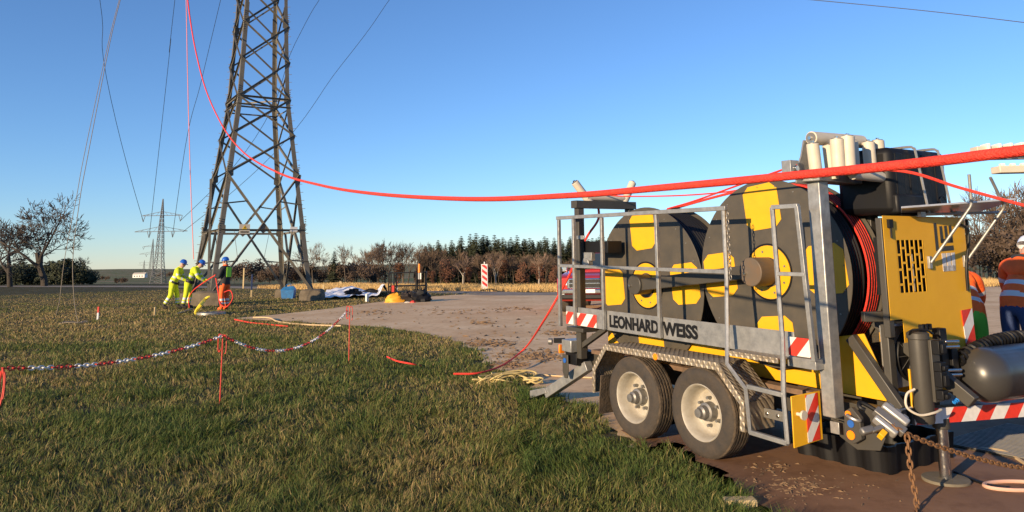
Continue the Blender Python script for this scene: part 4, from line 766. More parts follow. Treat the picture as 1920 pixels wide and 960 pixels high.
# ------------------------------------------------------------------ barrier chain
FEN = []
PIG = None
def pigtail(base, top, label):
    base = Vector(base); h = top; root = thing('barrier_post', label, 'post', base, group='red barrier posts')
    MB().cyl((0, 0, -0.1), (0, 0, h), 0.0075, n=8).build('rod', M_RED, root)
    P = [(0, 0, h-0.015), (-0.035, 0, h+0.002), (-0.05, 0, h-0.03), (-0.05, 0, h-0.16), (-0.035, 0, h-0.20), (-0.02, 0, h-0.17)]
    MB().tube(smooth_pts(P, 4), 0.006, 6).build('hook', M_RED, root)
    P = [(0, 0, h-0.02), (0.03, 0, h-0.01), (0.045, 0, h-0.05), (0.045, 0, h-0.20), (0.03, 0, h-0.22)]
    MB().tube(smooth_pts(P, 4), 0.006, 6).build('handle_loop', M_RED, root); return base+Vector((-0.04, 0, h-0.19))
pr = gnd(654, 682); pm = gnd(412, 757); plv = atdepth(6, 690, 6.3)
zt = lambda px, py, y: atdepth(px, py, y).z
hR = pigtail(pr, zt(656, 574, pr.y), 'thin red barrier post standing alone before the pad edge'); hM = pigtail(pm, zt(407, 627, pm.y), 'thin red barrier post where both chain spans meet')
hLz = 0.76; hL = pigtail((plv.x-0.02, plv.y, 0), hLz, 'red barrier post with a hanging loop at the meadow end of the chain')
MB_ = MB().tube(smooth_pts([(0, 0, 0), (0.02, 0, -0.12), (0.005, 0, -0.29), (-0.02, 0, -0.12), (0, 0, 0)], 4), 0.008, 6).build('hanging_loop', M_RED); tag(MB_, 'red loop hanging from the barrier post at the meadow end', 'loop'); MB_.location = plv+Vector((0.0, 0, 0.0))
LKM = []
for m_ in (M_RLINK, M_WLINK):
    P = [(0.031*math.copysign(min(1, abs(math.cos(t))*1.35), math.cos(t)), 0.0155*math.sin(t), 0) for t in [k*math.pi/6 for k in range(12)]]
    LKM.append(MB().tube(P, 0.0055, 5, True).mesh('chain_link', m_))
def chain(A, B_, sag, label, pattern):
    A, B_ = Vector(A), Vector(B_); root = thing('barrier_chain', label, 'chain', A, group='red and white barrier chains'); N0 = 200
    P = [A.lerp(B_, i/N0)-Vector((0, 0, sag*4*(i/N0)*(1-i/N0))) for i in range(N0+1)]; acc = [0]
    for i in range(N0): acc.append(acc[-1]+(P[i+1]-P[i]).length)
    n_ = int(acc[-1]/0.049); X_ = [np.interp(np.linspace(0, acc[-1], n_+1), acc, [p[c] for p in P]) for c in range(3)]
    for i in range(n_):
        a = Vector([X_[c][i] for c in range(3)]); c = Vector([X_[q][i+1] for q in range(3)]); d = (c-a).normalized()
        y = Vector((0, 0, 1)).cross(d).normalized(); z = d.cross(y)
        if i % 2: y, z = z, -y
        o = obj('chain_link', LKM[(i//5) % 2], root, (a+c)/2-A); o.rotation_euler = Matrix((d, y, z)).transposed().to_euler()
chain(plv, hM+Vector((0.03, 0, 0.17)), 0.10, 'red and white plastic chain rising gently over the meadow, the straighter span', 0)
chain(hM+Vector((0.06, 0, 0.17)), hR+Vector((0.0, 0, 0.12)), 0.36, 'red and white plastic chain hanging in a deep curve between two red posts', 0)
# ------------------------------------------------------------------ stakes
def stake(px, py, toppy, w_, m1, label, m2=None, frac=0.5, y=None):
    g = gnd(px, py); top = atdepth(px, toppy, g.y).z; root = thing('marker_stake', label, 'stake', g, random.uniform(0, 1)); hh = top
    zs = hh*(1-frac) if m2 else hh
    MB().box((0, 0, zs/2-0.05), (w_, w_, zs+0.1)).build('shaft', m1, root, 0.003)
    if m2: MB().box((0, 0, zs+(hh-zs)/2), (w_*1.04, w_*1.04, hh-zs)).build('painted_top', m2, root, 0.003)
    else: MB().add([(-w_/2, -w_/2, zs), (w_/2, -w_/2, zs), (w_/2, w_/2, zs), (-w_/2, w_/2, zs), (0, 0, zs+w_*0.3)], [(0, 1, 4), (1, 2, 4), (2, 3, 4), (3, 0, 4)]).build('tip', m1, root)
stake(183, 600, 575, 0.05, M_WHITE, 'short white stake with a red top in the open meadow', M_RED, 0.45); stake(290, 593, 576, 0.05, M_WOOD, 'short bare wooden stake in the meadow left of the workers'); stake(471, 558, 514, 0.07, M_WOOD, 'taller wooden stake painted dark blue on its upper part', mat('navy', (0.02, 0.04, 0.12), 0.6), 0.68)
stake(456, 541, 503, 0.09, M_WOOD, 'thin pale pole near the road behind the pylon'); stake(688, 566, 552, 0.10, M_WHITE, 'short white post on the verge before the tarpaulin'); stake(606, 548, 534, 0.10, M_WOOD, 'pale wooden peg beside the pylon footing and tarpaulin'); stake(638, 536.9, 528, 0.16, M_WOOD, 'small far peg beyond the road')
# ------------------------------------------------------------------ traffic beacon
g = gnd(909, 546); BC = thing('traffic_beacon', 'red and white striped traffic beacon panel on the far edge of the pad', 'beacon', g, R(2)); hb = atdepth(908, 493, g.y).z
MB().prism([(-0.17, -0.03, 0.16), (0, -0.03, 0.05), (0.17, -0.03, 0.16), (0.17, -0.03, hb-0.06), (-0.17, -0.03, hb-0.06)], (0, 0.06, 0)).build('panel', M_WHITE, BC, 0.01)
MB().bx(-0.135, 0.135, -0.036, -0.0315, 0.2, hb-0.1).build('striped_face', stripes('beacon_stripe', (0.62, 0.04, 0.03), (0.72, 0.70, 0.68), 0.155, 0.75, ('Z', 'X')), BC)
MB().cyl((0, 0, hb-0.06), (0, 0, hb+0.06), 0.03).build('top_peg', M_WHITE, BC); MB().bx(-0.2, 0.62, -0.25, 0.25, 0, 0.13).build('base', M_BLK, BC, 0.02)
# ------------------------------------------------------------------ tarpaulin, bag, cage, bundle
g0 = gnd(606, 562); b = MB(); nx, ny = 36, 14; vs = []
TA, TB, TC_, TD = gnd(602, 562), gnd(728, 558), gnd(722, 549), gnd(612, 549)
for j in range(ny+1):
    for i in range(nx+1):
        s, t = i/nx, j/ny; p = TA.lerp(TB, s).lerp(TD.lerp(TC_, s), t); z = 0.04+0.10*abs(math.sin(s*9+t*4)*math.sin(t*7+s*3))+0.05*math.sin(s*23+t*11)**2
        z += 0.55*math.exp(-((s-0.94)/0.05)**2)*(1-t*0.5)+0.25*math.exp(-((t-0.9)/0.12)**2)*math.exp(-((s-0.35)/0.3)**2); vs.append((p.x, p.y, z))
b.add(vs, [(j*(nx+1)+i, j*(nx+1)+i+1, (j+1)*(nx+1)+i+1, (j+1)*(nx+1)+i) for j in range(ny) for i in range(nx)])
tag(b.build('tarpaulin', mat('white_tarp', (0.78, 0.78, 0.80), 0.5), ang=50), 'crumpled white tarpaulin spread on the ground beyond the footing', 'tarpaulin')
def lump(name, label, cat, c, sx, sy, sz, m, rotz=0, seed=1, detail=0.25):
    r_ = random.Random(seed); b = MB(); n_, m_ = 16, 8; vs = []
    for j in range(m_+1):
        ph = math.pi/2*j/m_
        for i in range(n_):
            t = 2*math.pi*i/n_; k = 1+detail*(r_.random()-0.5); vs.append((math.cos(t)*math.cos(ph)*sx*k, math.sin(t)*math.cos(ph)*sy*k, max(0, math.sin(ph))*sz*k))
    b.add(vs, [(j*n_+i, j*n_+(i+1) % n_, (j+1)*n_+(i+1) % n_, (j+1)*n_+i) for j in range(m_) for i in range(n_)]+[tuple(range(n_-1, -1, -1))])
    o = b.build(name, m, ang=35); o.location = c; o.rotation_euler.z = rotz; return tag(o, label, cat)
lump('cable_bundle', 'black bundle of gear lying on the white tarpaulin', 'bundle', gnd(662, 556)+Vector((0, 0, 0.1)), 0.42, 0.25, 0.26, M_BLK, 0.1, 3, 0.5)
lump('cable_bundle', 'long black roll lying along the back of the white tarpaulin', 'bundle', gnd(695, 553)+Vector((0, 0, 0.1)), 0.45, 0.15, 0.2, M_BLK, 0.1, 4, 0.4)
lump('sack', 'orange yellow sack lying before the black cage', 'sack', gnd(742, 567), 0.42, 0.3, 0.36, mat('ochre_sack', (0.72, 0.33, 0.02), 0.6), 0.3, 5)
lump('gear_heap', 'dark heap of straps beside the orange yellow sack', 'gear', gnd(765, 566), 0.55, 0.35, 0.38, mat('brown_black', (0.03, 0.022, 0.018), 0.8), 0.1, 6, 0.5)
lump('gear_heap', 'black heap of tangled gear at the cage corner, away from the sack', 'gear', gnd(789, 566), 0.42, 0.35, 0.45, M_BLK, 0.1, 7, 0.6)
lump('glove', 'small red object dropped on the pad before the cage', 'glove', gnd(774, 568), 0.12, 0.09, 0.09, M_RED, 0, 8); lump('rag', 'small pale rag on the pad before the cage', 'rag', gnd(764, 568), 0.14, 0.1, 0.06, M_CREAM, 0, 9)
g = gnd(541, 560); BG = thing('carrier_bag', 'blue carrier bag standing open beside the pylon footing', 'bag', g)
MB().add([(-0.28, -0.2, 0), (0.26, -0.2, 0), (0.26, 0.2, 0), (-0.28, 0.2, 0), (-0.33, -0.22, 0.42), (0.30, -0.2, 0.40), (0.3, 0.2, 0.45), (-0.3, 0.2, 0.40), (-0.22, -0.1, 0.56), (0.24, -0.08, 0.60), (0.22, 0.1, 0.58), (-0.2, 0.1, 0.52)], [(3, 2, 1, 0), (0, 1, 5, 4), (1, 2, 6, 5), (2, 3, 7, 6), (3, 0, 4, 7), (4, 5, 9, 8), (5, 6, 10, 9), (6, 7, 11, 10), (7, 4, 8, 11)]).build('sack_body', mat('bag_blue', (0.03, 0.17, 0.42), 0.35, 0, var=0.5, scale=6), BG, ang=20)
for s in (-0.1, 0.1): MB().tube(smooth_pts([(-0.12, s, 0.52), (-0.1, s, 0.66), (0.08, s, 0.68), (0.12, s, 0.54)], 4), 0.012, 5).build('handle', MATS['bag_blue'], BG)
g = gnd(765, 556); CG = thing('mesh_cage', 'open black steel cage with mesh sides standing at the pad edge', 'cage', g, R(4)); cw, cd_, ch = 0.86, 0.6, atdepth(765, 511, g.y).z
for x in (-cw, -cw+0.25, 0.42, cw):
    for y in (-cd_, cd_): MB().bx(x-0.03, x+0.03, y-0.03, y+0.03, 0, ch).build('post', M_BLK, CG)
for y in (-cd_, cd_):
    for z in (0.06, ch*0.45, ch): MB().bx(-cw-0.04, cw+0.04, y-0.025, y+0.025, z-0.025, z+0.025).build('rail', M_BLK, CG)
for x in (-cw, cw):
    for z in (0.06, ch*0.45, ch): MB().bx(x-0.025, x+0.025, -cd_, cd_, z-0.025, z+0.025).build('rail', M_BLK, CG)
b = MB()
for i in range(30): x = -cw+i*2*cw/29; b.bx(x-0.006, x+0.006, -cd_-0.006, -cd_+0.006, 0.06, ch*0.45)
for i in range(8): z = 0.06+i*ch*0.39/7; b.bx(-cw, cw, -cd_-0.012, -cd_-0.006, z-0.005, z+0.005)
tag(b.build('mesh_wires', M_BLK, CG), kind='stuff')
MB().bx(0.52, 0.66, -cd_-0.05, -cd_-0.035, ch*0.72, ch*0.98).build('paper_sign', M_WHITE, CG); MB().bx(-0.72, -0.60, -cd_-0.05, -cd_-0.036, 0.25, 0.55).build('red_tag', M_RED, CG)
PO = thing('marker_pole', 'black pole with an orange sleeve rising above the cage', 'pole', gnd(786, 557)); MB().cyl((0, 0, 0), (0, 0, 2.05), 0.022).build('shaft', M_BLK, PO); MB().cyl((0, 0, ch), (0, 0, ch+0.40), 0.06, 0.05).build('sleeve', M_ORANGE, PO)
stake(744, 547.5, 528, 0.09, M_WHITE, 'red topped white stake standing behind the cage mesh', M_RED, 0.5)
# hose, funnel, washer at the workers' feet
P = smooth_pts([gnd(392, 556, 0.62), gnd(386, 560, 0.5), gnd(376, 572, 0.35), gnd(368, 583, 0.1), gnd(366, 588, 0.04)], 5)
tag(MB().tube(P, 0.07, 7, radii=[0.03+0.035*math.sin(i/len(P)*3.1) for i in range(len(P))]).build('sling', mat('yellow_sling', (0.72, 0.60, 0.05), 0.6)), 'yellow lifting sling draped over the pylon footing', 'sling')
tag(MB().lathe([(0.30, 0.0), (0.46, 0.0), (0.46, 0.08), (0.30, 0.08), (0.30, 0.0)], gnd(396, 590), (0, 0, 1), 24).build('steel_ring', M_GALV), 'flat grey metal ring lying at the workers feet', 'ring')
trope([gnd(331, 588, 0.03), gnd(345, 584, 0.03), gnd(360, 579, 0.08)], 0.025, 'pale hose end in the grass by the yellow clad workers', M_HOSE, 'hose')
# ------------------------------------------------------------------ drip tray, hoist, rusty chains
TRAY = thing('drip_tray', 'black plastic drip tray on the ground beneath the drawbar', 'tray', T(0.98, 1.12, zg(0.98)+0.012), rot=TROT)
o = TRAY; o.rotation_euler = Matrix((_u, TW, Vector((0, 0, 1)))).transposed().to_euler(); o.location.z = 0.012
ox, oy, hh = 0.40, 0.42, 0.19; b = MB()
def wavy(s0, s1, n_=40):
    P = []
    for i in range(n_): t = i/n_; P.append((s0[0]+(s1[0]-s0[0])*t, s0[1]+(s1[1]-s0[1])*t))
    return P
ring0 = []
for a, c, nn_ in (((-ox, -oy), (ox, -oy), (0, -1)), ((ox, -oy), (ox, oy), (1, 0)), ((ox, oy), (-ox, oy), (0, 1)), ((-ox, oy), (-ox, -oy), (-1, 0))):
    for i, (x, y) in enumerate(wavy(a, c)): k = 0.012*math.copysign(min(1, abs(math.sin(i*math.pi/5))*2), math.sin(i*math.pi/5)); ring0.append((x+nn_[0]*k, y+nn_[1]*k))
n_ = len(ring0); vs = [(x*0.96, y*0.96, 0) for x, y in ring0]+[(x, y, hh) for x, y in ring0]+[(x*0.95, y*0.95, hh) for x, y in ring0]+[(x*0.92, y*0.92, 0.012) for x, y in ring0]
b.add(vs, [(l_*n_+i, l_*n_+(i+1) % n_, (l_+1)*n_+(i+1) % n_, (l_+1)*n_+i) for l_ in range(3) for i in range(n_)]+[tuple(range(3*n_, 4*n_))]); b.build('tray_shell', M_BLK, TRAY, ang=60)
HP = Vector(LU(1668, 790, 1.78)); HO = thing('chain_hoist', 'grey lever chain hoist hooked to the trailer lug', 'hoist', T(*HP), rot=TROT)
hd = (Vector(LU(1700, 812, 1.86))-Vector(LU(1640, 765, 1.70))).normalized(); hq = Vector((0, 0, 1)); hs_ = hd.cross(Vector((1, 0, 0))).normalized()
RM = Matrix((hd, hd.cross(hs_).normalized(), hs_)).transposed()
MB().box((0, 0, 0), (0.20, 0.05, 0.055), RM).build('frame', M_DSTEEL, HO, 0.006); MB().box(hs_*-0.062, (0.17, 0.075, 0.055), RM).build('gear_cover', mat('alu_cast', (0.45, 0.44, 0.41), 0.45, 0.6), HO, 0.012); MB().box(hs_*0.055, (0.15, 0.06, 0.04), RM).build('brake_cover', MATS['alu_cast'], HO, 0.012)
for k in (-1, 0, 1): MB().box(hs_*-0.095+hd*k*0.05, (0.035, 0.05, 0.02), RM).build('cover_lug', M_GALV, HO, 0.005)
MB().box(hs_*0.10+hd*-0.02, (0.03, 0.04, 0.12), RM @ Matrix.Rotation(R(-20), 3, 'Y')).build('lever', M_DSTEEL, HO, 0.008); MB().box(hs_*0.17+hd*-0.06, (0.045, 0.045, 0.09), RM @ Matrix.Rotation(R(-25), 3, 'Y')).build('lever_grip', M_DSTEEL, HO, 0.012); MB().box(hs_*0.12+hd*0.015, (0.035, 0.045, 0.05), RM).build('lever_label', M_YEL, HO, 0.003)
MB().tube(smooth_pts([hd*-0.10, hd*-0.15+hs_*0.01, hd*-0.19+hs_*0.03, hd*-0.17+hs_*0.06, hd*-0.14+hs_*0.05], 4), 0.014, 8).build('hook', M_BLK, HO)
tp(MB().tube(smooth_pts([(1.385, 0.27, 0.51), (1.43, 0.25, 0.50), (1.47, 0.28, 0.485), (1.43, 0.34, 0.49)], 5), 0.011, 8), 'shackle', M_GALV, 0)
RL = MB().tube([(0.024*math.copysign(min(1, abs(math.cos(t))*1.3), math.cos(t)), 0.0135*math.sin(t), 0) for t in [k*math.pi/5 for k in range(10)]], 0.0058, 6, True).mesh('chain_link', M_RUST)
def rchain(pts, label):
    P = smooth_pts(pts, 12); root = thing('load_chain', label, 'chain', P[0]); acc = [0]
    for i in range(len(P)-1): acc.append(acc[-1]+(P[i+1]-P[i]).length)
    n_ = int(acc[-1]/0.037); X_ = [np.interp(np.linspace(0, acc[-1], n_+1), acc, [p[c] for p in P]) for c in range(3)]
    for i in range(n_):
        a = Vector([X_[c][i] for c in range(3)]); c = Vector([X_[q][i+1] for q in range(3)]); d = (c-a).normalized(); ref = Vector((0.3, 1, 0.1)); y = ref.cross(d).normalized(); z = d.cross(y)
        if i % 2: y, z = z, -y
        o = obj('chain_link', RL, root, (a+c)/2-P[0]); o.rotation_euler = Matrix((d, y, z)).transposed().to_euler()
h0 = T(*(HP+hd*0.10)); 
ge = gnd(1990, 880); rchain([T(*HP), h0, h0.lerp(ge, 0.35)-Vector((0, 0, 0.05)), h0.lerp(ge, 0.7)-Vector((0, 0, 0.05)), ge+Vector((0, 0, 0.02))], 'rusty chain slanting from the hoist down to the ground past the jack')
hv = T(*(HP+hd*0.115)); rchain([hv, Vector((hv.x, hv.y, 0.25)), Vector((hv.x+0.01, hv.y-0.01, 0.04)), Vector((hv.x*0.955, hv.y*0.955, 0.022)), Vector((hv.x*0.86, hv.y*0.86, 0.022))], 'rusty chain tail hanging straight down from the hoist')
# things on the ground by the hitch
P = [gnd(1905, 917)+Vector((0.20*math.cos(t), 0.10*math.sin(t), 0.02)) for t in np.linspace(0, 6.28, 24)][:-1]; tag(MB().tube(P, 0.014, 6, True).build('hose_loop', mat('pink_hose', (0.60, 0.36, 0.26), 0.6)), 'pinkish hose loop lying on the brown ground near the jack', 'hose')
trope([gnd(1790, 886, 0.015), gnd(1830, 903, 0.015), gnd(1862, 912, 0.015), gnd(1890, 915, 0.02)], 0.012, 'short black hose from the jack foot to the hose loop', M_BLK, 'hose')
trope([gnd(1836, 842, 0.015), gnd(1875, 846, 0.02), gnd(1900, 856, 0.015), gnd(1950, 888, 0.015)], 0.016, 'pale hose curving over the ground beyond the jack', M_HOSE, 'hose')
MT = thing('grating_mat', 'grey ribbed metal mat lying on the ground beyond the jack', 'mat', gnd(1905, 832), R(32)); MB().bx(-0.55, 0.6, -0.35, 0.35, 0.013, 0.022).build('plate', M_MUDTREAD, MT)
b = MB()
for i in range(26): x = -0.53+i*0.044; b.bx(x, x+0.016, -0.34, 0.34, 0.022, 0.032)
tag(b.build('ribs', M_DSTEEL, MT), kind='stuff')
tag(MB().bx(-0.10, 0.10, -0.05, 0.05, 0, 0.05).build('wood_chip', M_WOOD, None, 0.01, gnd(1388, 950)), 'pale wood offcut lying at the edge of the near grass', 'offcut')
# light-coloured roller rail entering at the right
RG = thing('roller_rail', 'white segmented roller rail of the winch at the picture edge above the red rope', 'rail', atdepth(1870, 300, 3.0))
B = atdepth(1870, 300, 3.0)
for k, (a, c) in enumerate(((1825, 284), (1846, 284), (1867, 283), (1888, 282), (1909, 281), (1930, 280))):
    p = atdepth(a+10, c, 3.0)-B; MB().box(p, (0.040, 0.05, 0.035), Matrix.Rotation(R(2), 3, 'Y')).build('segment', M_CREAM, RG, 0.002); MB().box(p+Vector((0.022, -0.012, 0.004)), (0.012, 0.05, 0.048)).build('cleat', M_WHITE, RG, 0.002)
MB().box(atdepth(1960, 293, 3.0)-B+Vector((0.05, 0.03, 0)), (0.65, 0.03, 0.012)).build('carrier', M_GALV, RG)
p = atdepth(1866, 318, 3.0)-B; MB().bx(p.x, p.x+0.5, p.y-0.03, p.y+0.03, p.z-0.016, p.z+0.012).build('lower_beam', M_CREAM, RG, 0.003)
for k in range(4): MB().box(p+Vector((0.03+k*0.042, 0, 0.018)), (0.016, 0.02, 0.012)).build('stud', M_WHITE, RG, 0.002)
# ------------------------------------------------------------------ people
def person(label, loc, rotz, J, pal, scale=1.0, lv=2, fat=1.12, bands=True, helmet=None, hair=None):
    root = thing('person', label, 'person', loc, rotz); root.scale = (scale,)*3
    D = dict(pelvis=(0, 0, .95), spine=(0, 0, 1.16), chest=(0, .01, 1.38), neck=(0, .02, 1.53), head=(0, .04, 1.63), crown=(0, .035, 1.72), nose=(0, .145, 1.63),
             shL=(-.19, 0, 1.44), elL=(-.24, -.02, 1.15), wrL=(-.24, .10, .92), shR=(.19, 0, 1.44), elR=(.24, -.02, 1.15), wrR=(.24, .10, .92),
             hpL=(-.10, 0, .90), knL=(-.12, .03, .50), anL=(-.12, -.02, .10), toL=(-.13, .16, .045), hpR=(.10, 0, .90), knR=(.12, .03, .50), anR=(.12, -.02, .10), toR=(.13, .16, .045))
    D.update(J); D = {k: Vector(v) for k, v in D.items()}
    rad = dict(pelvis=.155, spine=.15, chest=.165, neck=.062, head=.088, crown=.085, nose=.018, shL=.085, shR=.085, elL=.062, elR=.062, wrL=.046, wrR=.046, hpL=.105, hpR=.105, knL=.08, knR=.08, anL=.062, anR=.062, toL=.045, toR=.045)
    edges = [('pelvis', 'spine', 'jacket'), ('spine', 'chest', 'jacket'), ('chest', 'neck', 'jacket'), ('neck', 'head', 'skin'), ('head', 'crown', 'skin'), ('head', 'nose', 'skin')]
    for s in 'LR': edges += [('chest', 'sh'+s, 'jacket'), ('sh'+s, 'el'+s, 'sleeve'), ('el'+s, 'wr'+s, 'sleeve2'), ('pelvis', 'hp'+s, 'trousers'), ('hp'+s, 'kn'+s, 'trousers'), ('kn'+s, 'an'+s, 'shin'), ('an'+s, 'to'+s, 'boot')]
    for s in 'LR':
        fa = (D['wr'+s]-D['el'+s]).normalized(); side = fa.cross(Vector((1, 0, 0))).normalized() if abs(fa.x) < 0.9 else Vector((0, 1, 0)); inw = Vector((1 if s == 'L' else -1, 0, 0))
        D['pa'+s] = D['wr'+s]+fa*0.075; rad['pa'+s] = .04; edges.append(('wr'+s, 'pa'+s, 'glove'))
        for k in range(4):
            ln = (0.075, 0.085, 0.08, 0.06)[k]; o_ = side*(0.030-k*0.020); D[f'f{k}{s}'] = D['pa'+s]+fa*ln*0.6+o_*1.2; D[f'g{k}{s}'] = D['pa'+s]+fa*ln+o_*1.2+inw*0.03; rad[f'f{k}{s}'] = .0105; rad[f'g{k}{s}'] = .009
            edges += [('pa'+s, f'f{k}{s}', 'glove'), (f'f{k}{s}', f'g{k}{s}', 'glove')]
        D['th'+s] = D['wr'+s]+fa*0.07+side*0.06+inw*0.015; rad['th'+s] = .012; edges.append(('wr'+s, 'th'+s, 'glove'))
    V_ = []; RAD = []; E_ = []; idx = {}; segs = []
    def vid(k):
        if k not in idx: idx[k] = len(V_); V_.append(D[k]); RAD.append(rad[k])
        return idx[k]
    vid('pelvis')
    for a, c, reg in edges:
        ia, ic = vid(a), vid(c); segs.append((D[a], D[c], rad[a], rad[c], reg, a))
        if (D[a]-D[c]).length > 0.16:
            m_ = len(V_); V_.append((D[a]+D[c])/2); RAD.append((rad[a]+rad[c])/2); E_ += [(ia, m_), (m_, ic)]
        else: E_.append((ia, ic))
    me_ = bpy.data.meshes.new('body'); me_.from_pydata([tuple(v) for v in V_], E_, []); t = bpy.data.objects.new('body', me_); COL.objects.link(t)
    md = t.modifiers.new('skin', 'SKIN'); md.use_smooth_shade = True
    big = {idx[k] for k in idx if k[:2] in ('pe','sp','ch','sh','el','hp','kn','an')}
    for i, sv in enumerate(me_.skin_vertices[0].data):
        if i in big or i not in idx.values(): RAD[i] *= fat
        sv.radius = (RAD[i], RAD[i]*(0.78 if i in (idx['chest'], idx['spine'], idx['pelvis']) else 1)); sv.use_root = (i == 0)
    sb = t.modifiers.new('sub', 'SUBSURF'); sb.levels = lv; sb.render_levels = lv
    dg = bpy.context.evaluated_depsgraph_get(); dg.update(); fin = bpy.data.meshes.new_from_object(t.evaluated_get(dg)); bpy.data.objects.remove(t); fin.name = 'body'
    names = list(pal.keys()); fin.materials.clear()
    for k in names: fin.materials.append(pal[k])
    for p in fin.polygons:
        c = p.center; best = None
        for a, e, ra, rb, reg, an in segs:
            ab = e-a; tt = max(0, min(1, (c-a).dot(ab)/ab.length_squared)); dd = (c-(a+ab*tt)).length-(ra*(1-tt)+rb*tt)
            if best is None or dd < best[0]: best = (dd, reg, tt, an)
        _, reg, tt, an = best; key = reg
        sdir = (D['chest']-D['pelvis']).normalized(); hgt = (c-D['pelvis']).dot(sdir)
        if reg == 'trousers' and an in ('pelvis', 'hpL', 'hpR') and hgt > -0.07: reg = 'jacket'
        if reg == 'jacket' and an == 'pelvis' and hgt < -0.07: reg = key = 'trousers'
        if reg == 'jacket':
            key = 'band' if bands and (0.04 < hgt < 0.095 or 0.20 < hgt < 0.255) else 'jacket'
        elif reg == 'sleeve': key = 'band' if bands and 0.55 < tt < 0.75 else 'sleeve'
        elif reg == 'sleeve2': key = 'band' if bands and 0.35 < tt < 0.55 else 'sleeve'
        elif reg == 'shin': key = 'boot' if tt > 0.78 else ('band' if 0.25 < tt < 0.42 or 0.55 < tt < 0.68 else 'trousers')
        p.material_index = names.index(key) if key in names else 0
    fin.shade_smooth(); obj('body', fin, root)
    hd_ = D['crown']; tilt = (D['crown']-D['neck']).normalized(); q = Vector((0, 0, 1)).rotation_difference(tilt)
    if helmet:
        prof = [(0.128, -0.012), (0.125, 0.0), (0.120, 0.04), (0.105, 0.085), (0.07, 0.118), (0.03, 0.130), (0.0, 0.132)]
        h_ = MB().lathe(prof, (0, 0, 0), (0, 0, 1), 24).build('helmet', helmet, root, ang=60); h_.location = hd_-tilt*0.02; h_.rotation_mode = 'QUATERNION'; h_.rotation_quaternion = q
        MB().add([(-0.09, 0.08, 0), (0.09, 0.08, 0), (0.06, 0.175, -0.012), (-0.06, 0.175, -0.012), (-0.09, 0.08, 0.012), (0.09, 0.08, 0.012), (0.06, 0.175, 0.0), (-0.06, 0.175, 0.0)], [(3, 2, 1, 0), (4, 5, 6, 7), (0, 1, 5, 4), (1, 2, 6, 5), (2, 3, 7, 6), (3, 0, 4, 7)]).build('peak', helmet, h_)
    fwd = (D['nose']-D['head']).normalized(); sd = fwd.cross(tilt).normalized()
    for s in (-1, 1): MB().sphere(D['head']+fwd*0.088+sd*s*0.032+tilt*0.035, 0.013, 8, 5).build('eye', M_BLK, root); MB().sphere(D['head']+sd*s*0.095+tilt*0.015, 0.025, 8, 5, (0.5, 1, 1.4)).build('ear', pal['skin'], root)
    MB().sphere(D['head']+fwd*0.085-tilt*0.045, 0.020, 8, 5, (1.2, 0.5, 0.35)).build('mouth', mat('lips', (0.35, 0.13, 0.10), 0.6), root)
    return root, D
SKIN = mat('skin', (0.46, 0.27, 0.19), 0.55); YS = mat('hivis_yellow', (0.62, 0.72, 0.02), 0.75, 0, var=0.2, scale=14, bump=0.4, bscale=18); OS = mat('hivis_orange', (0.90, 0.13, 0.015), 0.75, 0, var=0.2, scale=14, bump=0.4, bscale=18)
REF = mat('reflective_band', (0.55, 0.56, 0.56), 0.4); BOOT = mat('boot', (0.03, 0.025, 0.02), 0.7); DK = mat('dark_cloth', (0.02, 0.022, 0.025), 0.85, bump=0.4, bscale=18); GLV = mat('glove', (0.20, 0.17, 0.15), 0.8); NAVY = mat('denim', (0.025, 0.045, 0.12), 0.85, bump=0.3, bscale=30); GRN = mat('green_cloth', (0.10, 0.42, 0.04), 0.8)
pal_y = dict(jacket=YS, sleeve=YS, trousers=YS, boot=BOOT, glove=GLV, skin=SKIN, band=REF)
pal_k = dict(jacket=DK, sleeve=DK, trousers=OS, boot=OS, glove=GLV, skin=SKIN, band=REF)
pal_o = dict(jacket=OS, sleeve=OS, trousers=NAVY, boot=BOOT, glove=BOOT, skin=SKIN, band=REF)
pal_g = dict(jacket=OS, sleeve=OS, trousers=GRN, boot=BOOT, glove=BOOT, skin=SKIN, band=REF)
M_HB = mat('blue_helmet', (0.015, 0.10, 0.45), 0.25, 0, coat=0.4); M_HW = mat('white_helmet', (0.72, 0.74, 0.78), 0.3, coat=0.3)
lean = dict(pelvis=(0, 0, .93), spine=(0, .08, 1.13), chest=(0, .17, 1.34), neck=(0, .24, 1.48), head=(0, .30, 1.57), crown=(0, .32, 1.66), nose=(0, .40, 1.54), shL=(-.19, .18, 1.40), shR=(.19, .18, 1.40))
g = gnd(322, 580); w1_, _ = person('worker in yellow suit and blue helmet, walking behind the stooping worker', g, R(-84), dict(lean, elL=(-.25, .25, 1.12), wrL=(-.20, .48, 1.05), elR=(.25, .25, 1.12), wrR=(.2, .5, 1.02), knL=(-.12, .12, .50), anL=(-.12, .16, .10), toL=(-.13, .34, .045), knR=(.12, -.02, .50), anR=(.12, -.26, .12), toR=(.13, -.09, .045)), pal_y, 1.07, helmet=M_HB)
MB().cyl((0, 0.02, 0.93), (0, 0.05, 1.0), 0.185, 0.18, 20, False).build('belt', DK, w1_)
g = gnd(350, 579); stoop = dict(pelvis=(0, 0, .94), spine=(0, .10, 1.14), chest=(0, .22, 1.34), neck=(0, .33, 1.46), head=(0, .41, 1.53), crown=(0, .44, 1.62), nose=(0, .49, 1.46), shL=(-.20, .24, 1.38), shR=(.20, .24, 1.38))
